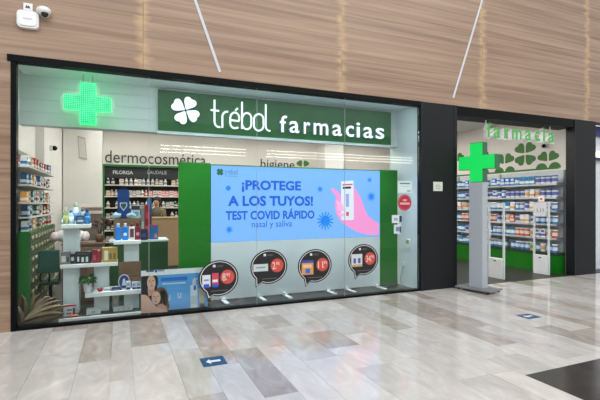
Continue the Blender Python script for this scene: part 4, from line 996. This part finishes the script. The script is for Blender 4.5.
# ================================================================== LEFT WALL SHELVING
LF = -1.10; LY0, LY1 = 0.3, 2.62
t2 = thing('wall_shelving', 'white shelving with green drawer base along the left shop wall', 'shelving')
lz = [1.22, 1.415, 1.61, 1.85, 2.096]
for z in lz[1:]: MB().box(LX, LF, LY0, LY1, z - 0.022, z).build('shelf', M((200, 198, 190), 0.5), t2)
MB().box(LX, LX + 0.02, LY0, LY1, 0.0, 2.36).build('back_panel', M((196, 196, 190), 0.6), t2)
MB().box(LX + 0.02, LF, LY0, LY1, 0.0, 1.22).build('drawer_body', M((26, 112, 40), 0.45), t2)
MB().box(LX + 0.02, LX + 0.10, LY0, LY1, 2.30, 2.36).build('top_rail', M((150, 150, 130), 0.5), t2)
dw = (LY1 - LY0) / 9; dh = 1.16 / 8
dmesh = MB().box(-0.002, 0.012, 0.004, dw - 0.004, 0.004, dh - 0.004, 0, 0.003).mesh('drawer', M((74, 84, 58), 0.55, var=0.15, scale=6))
pmesh = MB().tube([(0.012, dw * 0.5 - 0.05 * math.cos(math.radians(a)), dh * 0.62 - 0.045 * math.sin(math.radians(a))) for a in range(0, 181, 20)], 0.0075, 6).mesh('pull', M((176, 172, 140), 0.4))
for i in range(9):
    for j in range(8):
        d = put('drawer', dmesh, t2, (LF, LY0 + i * dw, 0.05 + j * dh)); q = put('pull', pmesh, d, (0.004, 0, 0))
t3 = thing('hook_bag', 'white oval plastic bag hung on the green shelving end', 'bag', (LX + 0.085, LY0, 0.92))
MB().ball((0, -0.035, 0), 0.065, 0.03, 0.12, 12, 9).build('bag', M((206, 208, 200), 0.5), t3); MB().tube([(0, -0.03, 0.11), (0, -0.025, 0.16), (0, 0.0, 0.165)], 0.006).build('hook', STEEL, t3)
# products
random.seed(31)
pal = [((214, 214, 208), (60, 104, 160)), ((40, 70, 110), (190, 196, 196)), ((196, 64, 52), (228, 220, 210)), ((206, 196, 176), (150, 110, 70)), ((222, 224, 222), (196, 60, 50)), ((36, 104, 160), (216, 222, 226)), ((226, 150, 70), (230, 226, 214)), ((50, 92, 96), (206, 214, 208))]
cnames = ['white and blue', 'navy', 'red', 'beige', 'white and red', 'blue', 'orange', 'teal']
cmeshes = [[carton_mesh(w_, 0.07, h_, a, b_) for (w_, h_) in ((0.1, 0.16), (0.125, 0.14), (0.085, 0.168))] for a, b_ in pal]
bmeshes = [bottle_mesh(0.036, 0.15, a, b_, (230, 230, 226)) for a, b_ in pal]
SHN = ['lowest', 'second lowest', 'middle', 'second highest', 'top']
for si, z in enumerate(lz):
    y = LY0 + 0.07; n = 0
    while y < LY1 - 0.1:
        k = random.randrange(8); near = n == 0
        if random.random() < 0.7: me = random.choice(cmeshes[k]); nm = 'carton'
        else: me = bmeshes[k]; nm = 'bottle'
        if si == 4 or si < 4:
            o = prod(nm, me, (LF - 0.06 - random.random() * 0.03, y, z), '%s %s, %s from the window on the %s left-wall shelf' % (cnames[k], nm, ORD[n], SHN[si]), nm, math.radians(90), 'goods on the left wall shelving')
        n += 1; y += random.uniform(0.125, 0.15)
    for q in range(2):
        k = random.randrange(8)
        prod('carton', random.choice(cmeshes[k][:2]), (LX + 0.09 + 0.0 + q * 0.0, LY0 + 0.06 + q * 0.2, z), '%s carton at the wall side, %s from the window on the %s left-wall shelf' % (cnames[k], ORD[q], SHN[si]), 'carton', 0, 'goods on the left wall shelving')
# small sensor on left wall
c = Wx(50, 148, -1.28)
t3 = thing('sensor', 'small black sensor on a white bracket high on the left wall', 'sensor', (-1.28, c.y, c.z))
MB().box(0, 0.05, -0.07, 0.07, -0.05, 0.05, 0, 0.01).build('bracket', WHITE, t3); MB().ball((0.08, 0, 0), 0.05, 0.05, 0.05, 10, 7).build('eye', BLACK, t3)
# framed notice on the pier
c = P(83, 148, 5.4)
t3 = thing('wall_notice', 'narrow tilted grey notice on the white pier', 'notice', c, math.radians(0))
MB().prism([(-0.09, -0.25), (0.09, -0.29), (0.05, 0.25), (-0.12, 0.29)], -0.02, 0.0).build('board', M((166, 160, 154)), t3); MB().prism([(-0.07, -0.22), (0.07, -0.25), (0.035, 0.22), (-0.1, 0.25)], -0.023, -0.02).build('sheet', M((200, 196, 190)), t3)

# ================================================================== BACK WALL: COSMETICS SHELVES
HY = 5.82
x0, x1 = PX(104.5, HY), PX(214, HY); zt = PZ(110, 166, HY)
t2 = thing('wall_shelving', 'black-backed cosmetics shelves with green frame on the back wall', 'shelving')
MB().box(x0, x1, BY - 0.03, BY, 0, zt).build('back_panel', M((24, 27, 28), 0.5), t2)
for nm, a, b_, c0, c1 in (('frame_side', x0 - 0.05, x0, 0, zt + 0.05), ('frame_side', x1, x1 + 0.05, 0, zt + 0.05), ('frame_top', x0, x1, zt, zt + 0.05)):
    MB().box(a, b_, HY, BY, c0, c1).build(nm, M((34, 100, 46), 0.5), t2)
hzs = [PZ(110, v, HY) for v in (184.4, 196.0, 207.6, 219, 230.5, 242, 254)]
for z in hzs: MB().box(x0, x1, HY, BY - 0.03, z - 0.025, z).build('shelf', M((214, 206, 196), 0.5), t2)
HB = MB().box(x0, x1, HY + 0.10, HY + 0.12, zt - 0.30, zt).build('header_board', M((26, 29, 31), 0.5), t2)
text_px('brand_text', 'FILORGA', 113, 133, 170.6, 174.2, HY + 0.095, 0.004, M((190, 190, 186)), t2, 0.02)
text_px('brand_text', 'CAUDALIE', 147, 167, 170.4, 174.2, HY + 0.095, 0.004, M((170, 170, 168)), t2, 0.0)
random.seed(77)
pal2 = [((206, 206, 202), (140, 140, 140)), ((60, 62, 66), (190, 190, 186)), ((204, 110, 112), (226, 190, 186)), ((176, 150, 124), (206, 190, 168)), ((222, 220, 214), (180, 120, 120)), ((140, 132, 126), (196, 190, 180))]
cn2 = ['white', 'black', 'pink', 'tan', 'cream', 'grey']
bm2 = [bottle_mesh(0.04, 0.17, a, b_, (210, 208, 204)) for a, b_ in pal2]; cm2 = [carton_mesh(0.1, 0.07, 0.15, a, b_) for a, b_ in pal2]
for si, z in enumerate(hzs[:6]):
    x = x0 + 0.08; n = 0
    while x < PX(181, HY):
        k = random.choice([0, 0, 1, 3, 4, 5] if x < PX(141, HY) or si not in (1,) else [2, 2, 2, 4])
        if random.random() < 0.12: x += 0.1
        nm = random.choice(['bottle', 'carton']); me = (bm2 if nm == 'bottle' else cm2)[k]
        prod(nm, me, (x, HY + 0.07 + random.random() * 0.03, z), '%s %s, %s from the left on the %s cosmetics shelf' % (cn2[k], nm, ORD[n], ['top', 'second', 'third', 'fourth', 'fifth', 'sixth'][si]), nm, 0, 'goods on the cosmetics shelves')
        n += 1; x += random.uniform(0.092, 0.12)
# wall lettering
t2 = thing('wall_lettering', 'dark wall lettering reading dermocosmetica above the cosmetics shelves', 'lettering')
text_px('lettering', 'dermocosmética', 105, 206, 152.5, 164.2, BY - 0.022, 0.02, M((44, 44, 46)), t2)
t2 = thing('wall_lettering', 'dark wall lettering reading higiene with green leaf above the screen', 'lettering')
text_px('lettering', 'higiene', 260.8, 294.6, 159.6, 171.5, BY - 0.022, 0.02, M((44, 44, 46)), t2)
c = P(303, 166, BY - 0.022)
for a in (60, 120): MB().prism([(x, z) for x, z in heart(c.x + (0.05 if a < 90 else -0.05), c.z - 0.02, 0.2, math.radians(a))], BY - 0.022, BY - 0.004).build('leaf', LEAFG, t2)

# ---- counter, person, till desk
KYc = 4.55
x0, x1 = PX(150, KYc), PX(205, KYc); zc = PZ(160, 217.3, KYc)
t2 = thing('counter', 'tan fronted service counter before the cosmetics shelves', 'counter', ((x0 + x1) / 2, KYc, 0)); h = (x1 - x0) / 2
MB().box(-h, h, 0, 0.45, 0.06, zc - 0.03).build('front', M((166, 134, 98), 0.6, var=0.06, scale=3), t2); MB().box(-h - 0.02, h + 0.02, -0.02, 0.47, zc - 0.03, zc, 0, 0.004).build('top', M((190, 160, 122), 0.5), t2); MB().box(-h + 0.03, h - 0.03, 0.02, 0.43, 0, 0.06).build('plinth', DGREY, t2)
x0, x1 = PX(80, 4.3), PX(101.5, 4.3)
t2 = thing('till_desk', 'grey-brown desk with white upper ledge left of the cosmetics shelves', 'desk', ((x0 + x1) / 2, 4.3, 0)); h = (x1 - x0) / 2
MB().box(-h, h, 0, 0.5, 0.05, 1.36).build('body', M((118, 104, 94), 0.6, var=0.08, scale=3), t2); MB().box(-h - 0.015, h + 0.015, -0.02, 0.5, 1.36, 1.42, 0, 0.004).build('worktop', M((216, 204, 198), 0.5), t2)
MB().box(-h, h, 0.25, 0.5, 1.42, 1.50).build('riser', M((150, 130, 120), 0.5), t2); MB().box(-h - 0.01, h + 0.01, 0.2, 0.5, 1.50, 1.56, 0, 0.004).build('ledge', M((222, 212, 206), 0.5), t2); MB().box(-h + 0.03, h - 0.03, 0.03, 0.48, 0, 0.05).build('plinth', DGREY, t2)
# person behind the counter
pxp = PX(157, 5.5)
t2 = thing('person', 'person with dark hair and olive top standing behind the tan counter', 'person', (pxp, 5.5, 0), math.radians(-25))
jo = {'pelvis': ((0, 0, 0.98), 0.14), 'waist': ((0, 0, 1.12), 0.12), 'chest': ((0, 0, 1.32), 0.135), 'neck0': ((0, 0, 1.46), 0.065), 'neck': ((0, -0.01, 1.52), 0.05), 'head0': ((0, -0.03, 1.58), 0.07), 'head': ((0, -0.03, 1.65), 0.085), 'crown': ((0, -0.02, 1.71), 0.06)}
ed = [('pelvis', 'waist'), ('waist', 'chest'), ('chest', 'neck0'), ('neck0', 'neck'), ('neck', 'head0'), ('head0', 'head'), ('head', 'crown')]
for s_, nm in ((-1, 'l'), (1, 'r')):
    for jn, p, r in (('sh', (0.17, 0, 1.40), 0.06), ('el', (0.21, -0.04, 1.12), 0.042), ('wr', (0.13, -0.24, 1.10), 0.03), ('ha', (0.09, -0.30, 1.10), 0.026), ('f1', (0.065, -0.36, 1.09), 0.011), ('f2', (0.085, -0.37, 1.09), 0.011), ('f3', (0.105, -0.365, 1.09), 0.011), ('f4', (0.122, -0.35, 1.09), 0.010), ('th', (0.05, -0.31, 1.10), 0.011),
                     ('hip', (0.09, 0, 0.92), 0.10), ('kn', (0.1, -0.01, 0.5), 0.065), ('an', (0.1, 0.01, 0.09), 0.042), ('to', (0.11, -0.14, 0.04), 0.038)):
        jo[jn + nm] = ((p[0] * s_, p[1], p[2]), r)
    ed += [('chest', 'sh' + nm), ('sh' + nm, 'el' + nm), ('el' + nm, 'wr' + nm), ('wr' + nm, 'ha' + nm)] + [('ha' + nm, q + nm) for q in ('f1', 'f2', 'f3', 'f4', 'th')] + [('pelvis', 'hip' + nm), ('hip' + nm, 'kn' + nm), ('kn' + nm, 'an' + nm), ('an' + nm, 'to' + nm)]
ks = list(jo)
me = bpy.data.meshes.new('body'); me.from_pydata([jo[k][0] for k in ks], [(ks.index(a), ks.index(b_)) for a, b_ in ed], [])
me.materials.append(M((176, 128, 102), 0.6))
bo = put('body', me, t2); sk_ = bo.modifiers.new('Skin', 'SKIN')
for i, k in enumerate(ks): me.skin_vertices[0].data[i].radius = (jo[k][1], jo[k][1])
me.skin_vertices[0].data[0].use_root = True
bo.modifiers.new('Subd', 'SUBSURF').levels = 1
MB().ball((0, 0.015, 1.675), 0.102, 0.112, 0.105, 14, 9).ball((0, 0.06, 1.58), 0.085, 0.06, 0.12, 12, 8).build('hair', M((26, 20, 20), 0.5), t2)
MB().lathe([(0.19, 0.86), (0.165, 1.1), (0.17, 1.3), (0.19, 1.40), (0.10, 1.47), (0.07, 1.49)], n=18, sy=0.82).build('tunic', M((92, 82, 62), 0.8), t2)
for s_ in (-1, 1): MB().tube([(s_ * 0.16, 0, 1.41), (s_ * 0.2, -0.02, 1.26), (s_ * 0.21, -0.04, 1.13)], [0.075, 0.062, 0.055], 10).build('sleeve', M((92, 82, 62), 0.8), t2)
MB().lathe([(0.012, 0), (0.02, 0.015), (0.006, 0.05)], (0, -0.118, 1.60), 8).build('nose', M((176, 128, 102), 0.6), t2)
for s_ in (-1, 1):
    MB().ball((s_ * 0.034, -0.105, 1.655), 0.013, 0.008, 0.007, 8, 5).build('eye', M((30, 24, 22)), t2)
    MB().tube([(s_ * 0.09, 0, 0.92), (s_ * 0.1, -0.01, 0.5), (s_ * 0.1, 0.01, 0.1)], [0.115, 0.085, 0.075], 12).build('trouser_leg', M((40, 42, 50), 0.8), t2)
MB().ball((0, -0.108, 1.575), 0.024, 0.008, 0.008, 8, 5).build('mouth', M((150, 80, 76)), t2)

# ================================================================== RIGHT WALL
LN = RX - 0.004
t2 = thing('wall_decal', 'green clover leaves and line painted on the right wall', 'decal')
def decal_clover(u, v, size, angs, up_only=False):
    c = Wx(u, v, LN)
    for a in angs:
        hp = heart(0.035 * math.cos(math.radians(a)), 0.035 * math.sin(math.radians(a)), size * 0.88, math.radians(a))
        MB().prism_yz([(c.y - x * 1.15, c.z + z) for x, z in hp], LN - 0.004, RX).build('clover_leaf', LEAFG, t2)
decal_clover(525, 154, 0.30, (50, 130, 230, 310)); decal_clover(548, 162.0, 0.27, (50, 130)); decal_clover(504.5, 164.5, 0.30, (50, 130)); decal_clover(480, 160, 0.3, (50, 130, 230, 310)); decal_clover(457, 162, 0.28, (50, 130))
c1 = Wx(565, 167.2, LN)
for k, (u, v) in enumerate(((548, 168), (504.5, 171), (480, 172))):
    c = Wx(u, v, LN)
    for s_ in (-0.17, 0.17): MB().prism_yz([(c.y + s_ + 0.15 * math.cos(math.pi * i / 12), c1.z + 0.14 * math.sin(math.pi * i / 12)) for i in range(13)], LN - 0.004, RX).build('clover_leaf', LEAFG, t2)
MB().box(LN - 0.006, RX, 0.4, BY, c1.z - 0.02, c1.z + 0.02).build('line', LEAFG, t2)
t3 = thing('sensor', 'small dark camera on the right wall beside the clovers', 'sensor', Wx(546.5, 146, RX))
MB().box(-0.05, 0, -0.06, 0.06, -0.04, 0.04, 0, 0.008).build('bracket', M((200, 200, 196)), t3); MB().ball((-0.07, 0.02, 0), 0.045, 0.05, 0.045, 10, 7).build('eye', BLACK, t3)
# shelving
RF = 9.03; RY0, RY1 = 0.24, 5.0
t2 = thing('wall_shelving', 'grey metal shelving with green base along the right shop wall', 'shelving')
rz_ = [0.47, 0.80, 1.12, 1.43, 1.73, 2.04]
MB().box(RF, RX - 0.02, RY0, RY1, 0.0, 0.40).build('base_cabinet', GREENP, t2); MB().box(RF - 0.01, RX - 0.02, RY0, RY1, 0.40, 0.47).build('base_top', M((34, 60, 38), 0.5), t2)
MB().box(RX - 0.02, RX, RY0, RY1, 0.47, 2.36).build('back_panel', M((196, 204, 204), 0.5), t2)
for z in rz_[1:]:
    s_ = MB().box(RF + 0.01, RX - 0.02, RY0, RY1, z - 0.025, z).build('shelf', M((150, 158, 160), 0.4, 0.3), t2)
    MB().box(RF + 0.002, RF + 0.01, RY0, RY1, z - 0.035, z + 0.004).build('price_rail', M((186, 192, 194), 0.4), s_)
for yy in (RY0, 2.0, 3.5, RY1 - 0.03): MB().box(RX - 0.05, RX - 0.02, yy, yy + 0.03, 0.47, 2.36).build('upright', STEEL, t2)
for z in rz_[1:]:
    MB().prism_yz([(RY0 - 0.006, z - 0.05), (RY0, z - 0.05), (RY0, z + 0.02), (RY0 - 0.006, z + 0.02)], RF + 0.01, RX - 0.02).build('end_bracket', STEEL, t2)
random.seed(99)
pal3 = [((60, 130, 200), (216, 226, 234), (224, 228, 230)), ((222, 226, 230), (90, 106, 170), (60, 80, 150)), ((226, 226, 222), (206, 160, 116), (226, 226, 222)), ((70, 88, 150), (206, 212, 220), (216, 216, 216)), ((70, 150, 190), (230, 234, 236), (50, 110, 170)), ((206, 90, 70), (226, 214, 200), (214, 214, 210)), ((216, 196, 120), (120, 150, 90), (226, 226, 220))]
cn3 = ['blue', 'white and navy', 'white and orange', 'navy', 'light blue', 'red', 'yellow']
tm = [tin_mesh(0.062, 0.19, *p) for p in pal3]; cm3 = [carton_mesh(0.12, 0.09, 0.2, p[0], p[1], p[2]) for p in pal3]
SH3 = ['lowest', 'second lowest', 'third', 'fourth', 'fifth', 'top']
for si, z in enumerate(rz_):
    y = RY0 + 0.1; n = 0
    wts = [[5, 2, 1, 0, 4, 0, 1], [1, 5, 3, 0, 2, 1, 1], [3, 2, 2, 0, 4, 2, 0], [4, 2, 4, 0, 3, 1, 1], [1, 6, 4, 1, 1, 0, 1], [4, 5, 1, 1, 4, 0, 0]][si]
    k = random.choices(range(7), wts)[0]
    while y < 3.95 and n < 34:
        if random.random() < 0.45: k = random.choices(range(7), wts)[0]
        nm = 'tin' if random.random() < 0.75 else 'carton'
        if random.random() < 0.04: y += 0.1
        prod(nm, (tm if nm == 'tin' else cm3)[k], (RF + 0.085 + random.random() * 0.02, y, z), '%s %s, %s from the entrance on the %s right-wall shelf' % (cn3[k], nm, ORD[n], SH3[si]), nm, math.radians(-90), 'tins and cartons on the right wall shelving')
        n += 1; y += 0.138 if nm == 'tin' else 0.142

# ---- security gates
def gate(X, ya, yb, H, label):
    t = thing('security_gate', label, 'gate', (X, (ya + yb) / 2, 0), 0, 'anti-theft gates in the entrance'); h = (yb - ya) / 2
    for s_ in (-1, 1):
        MB().box(-0.018, 0.018, min(s_ * h, s_ * (h - 0.04)), max(s_ * h, s_ * (h - 0.04)), 0, H, 0, 0.006).build('post', M((206, 212, 212), 0.4), t)
    MB().box(-0.025, 0.025, -h + 0.04, h - 0.04, H - 0.035, H).build('top_bar', M((206, 212, 212), 0.4), t)
    MB().box(-0.045, 0.045, -h + 0.035, h - 0.035, 0, 0.43, 0, 0.012).build('base_cover', M((222, 226, 226), 0.45), t)
    MB().box(-0.012, 0.012, -h + 0.04, h - 0.04, 0.8, 0.83).build('cross_bar', M((150, 156, 158), 0.4), t)
    MB().box(-0.05, -0.044, -0.03, 0.03, 0.36, 0.385).build('badge', DGREY, t)
    return t
gate(7.40, 0.2, 0.62, 1.60, 'white anti-theft gate standing just behind the totem')
gate(8.76, 0.2, 0.60, 1.62, 'white anti-theft gate bearing a paper notice near the right shelves')
t3 = thing('paper_notice', 'white paper notice with large figures taped to the anti-theft gate', 'notice', (8.76 - 0.032, 0.40, 1.42))
MB().box(-0.004, 0.0, -0.155, 0.155, -0.115, 0.17).build('sheet', M((214, 216, 220), 0.6), t3)
def side_text(name, txt, y0, y1, z0, z1, x, mt, parent):
    o = text(name, txt, -y1, -y0, z0, z1, 0, 0.002, mt, parent)     # then turned to face -X
    o.rotation_euler = (0, 0, math.radians(-90)); o.location = (x, 0, 0)
side_text('figures', '1,11', -0.08, 0.08, -0.04, 0.06, -0.007, M((60, 62, 66)), t3)
t3 = thing('paper_notice', 'small white card with red mark clipped above the gate notice', 'notice', (8.76, 0.40, 1.62))
MB().box(-0.006, 0.0, -0.07, 0.07, 0.012, 0.14).build('sheet', M((236, 234, 232), 0.6), t3); MB().box(-0.008, -0.006, -0.03, 0.03, 0.05, 0.09).build('mark', M((200, 90, 90)), t3)
MB().box(-0.02, 0.02, -0.1, 0.1, 0.0, 0.012).build('clip', M((196, 150, 90)), t3)
print('tiles', ntile, 'objects', len(bpy.data.objects))
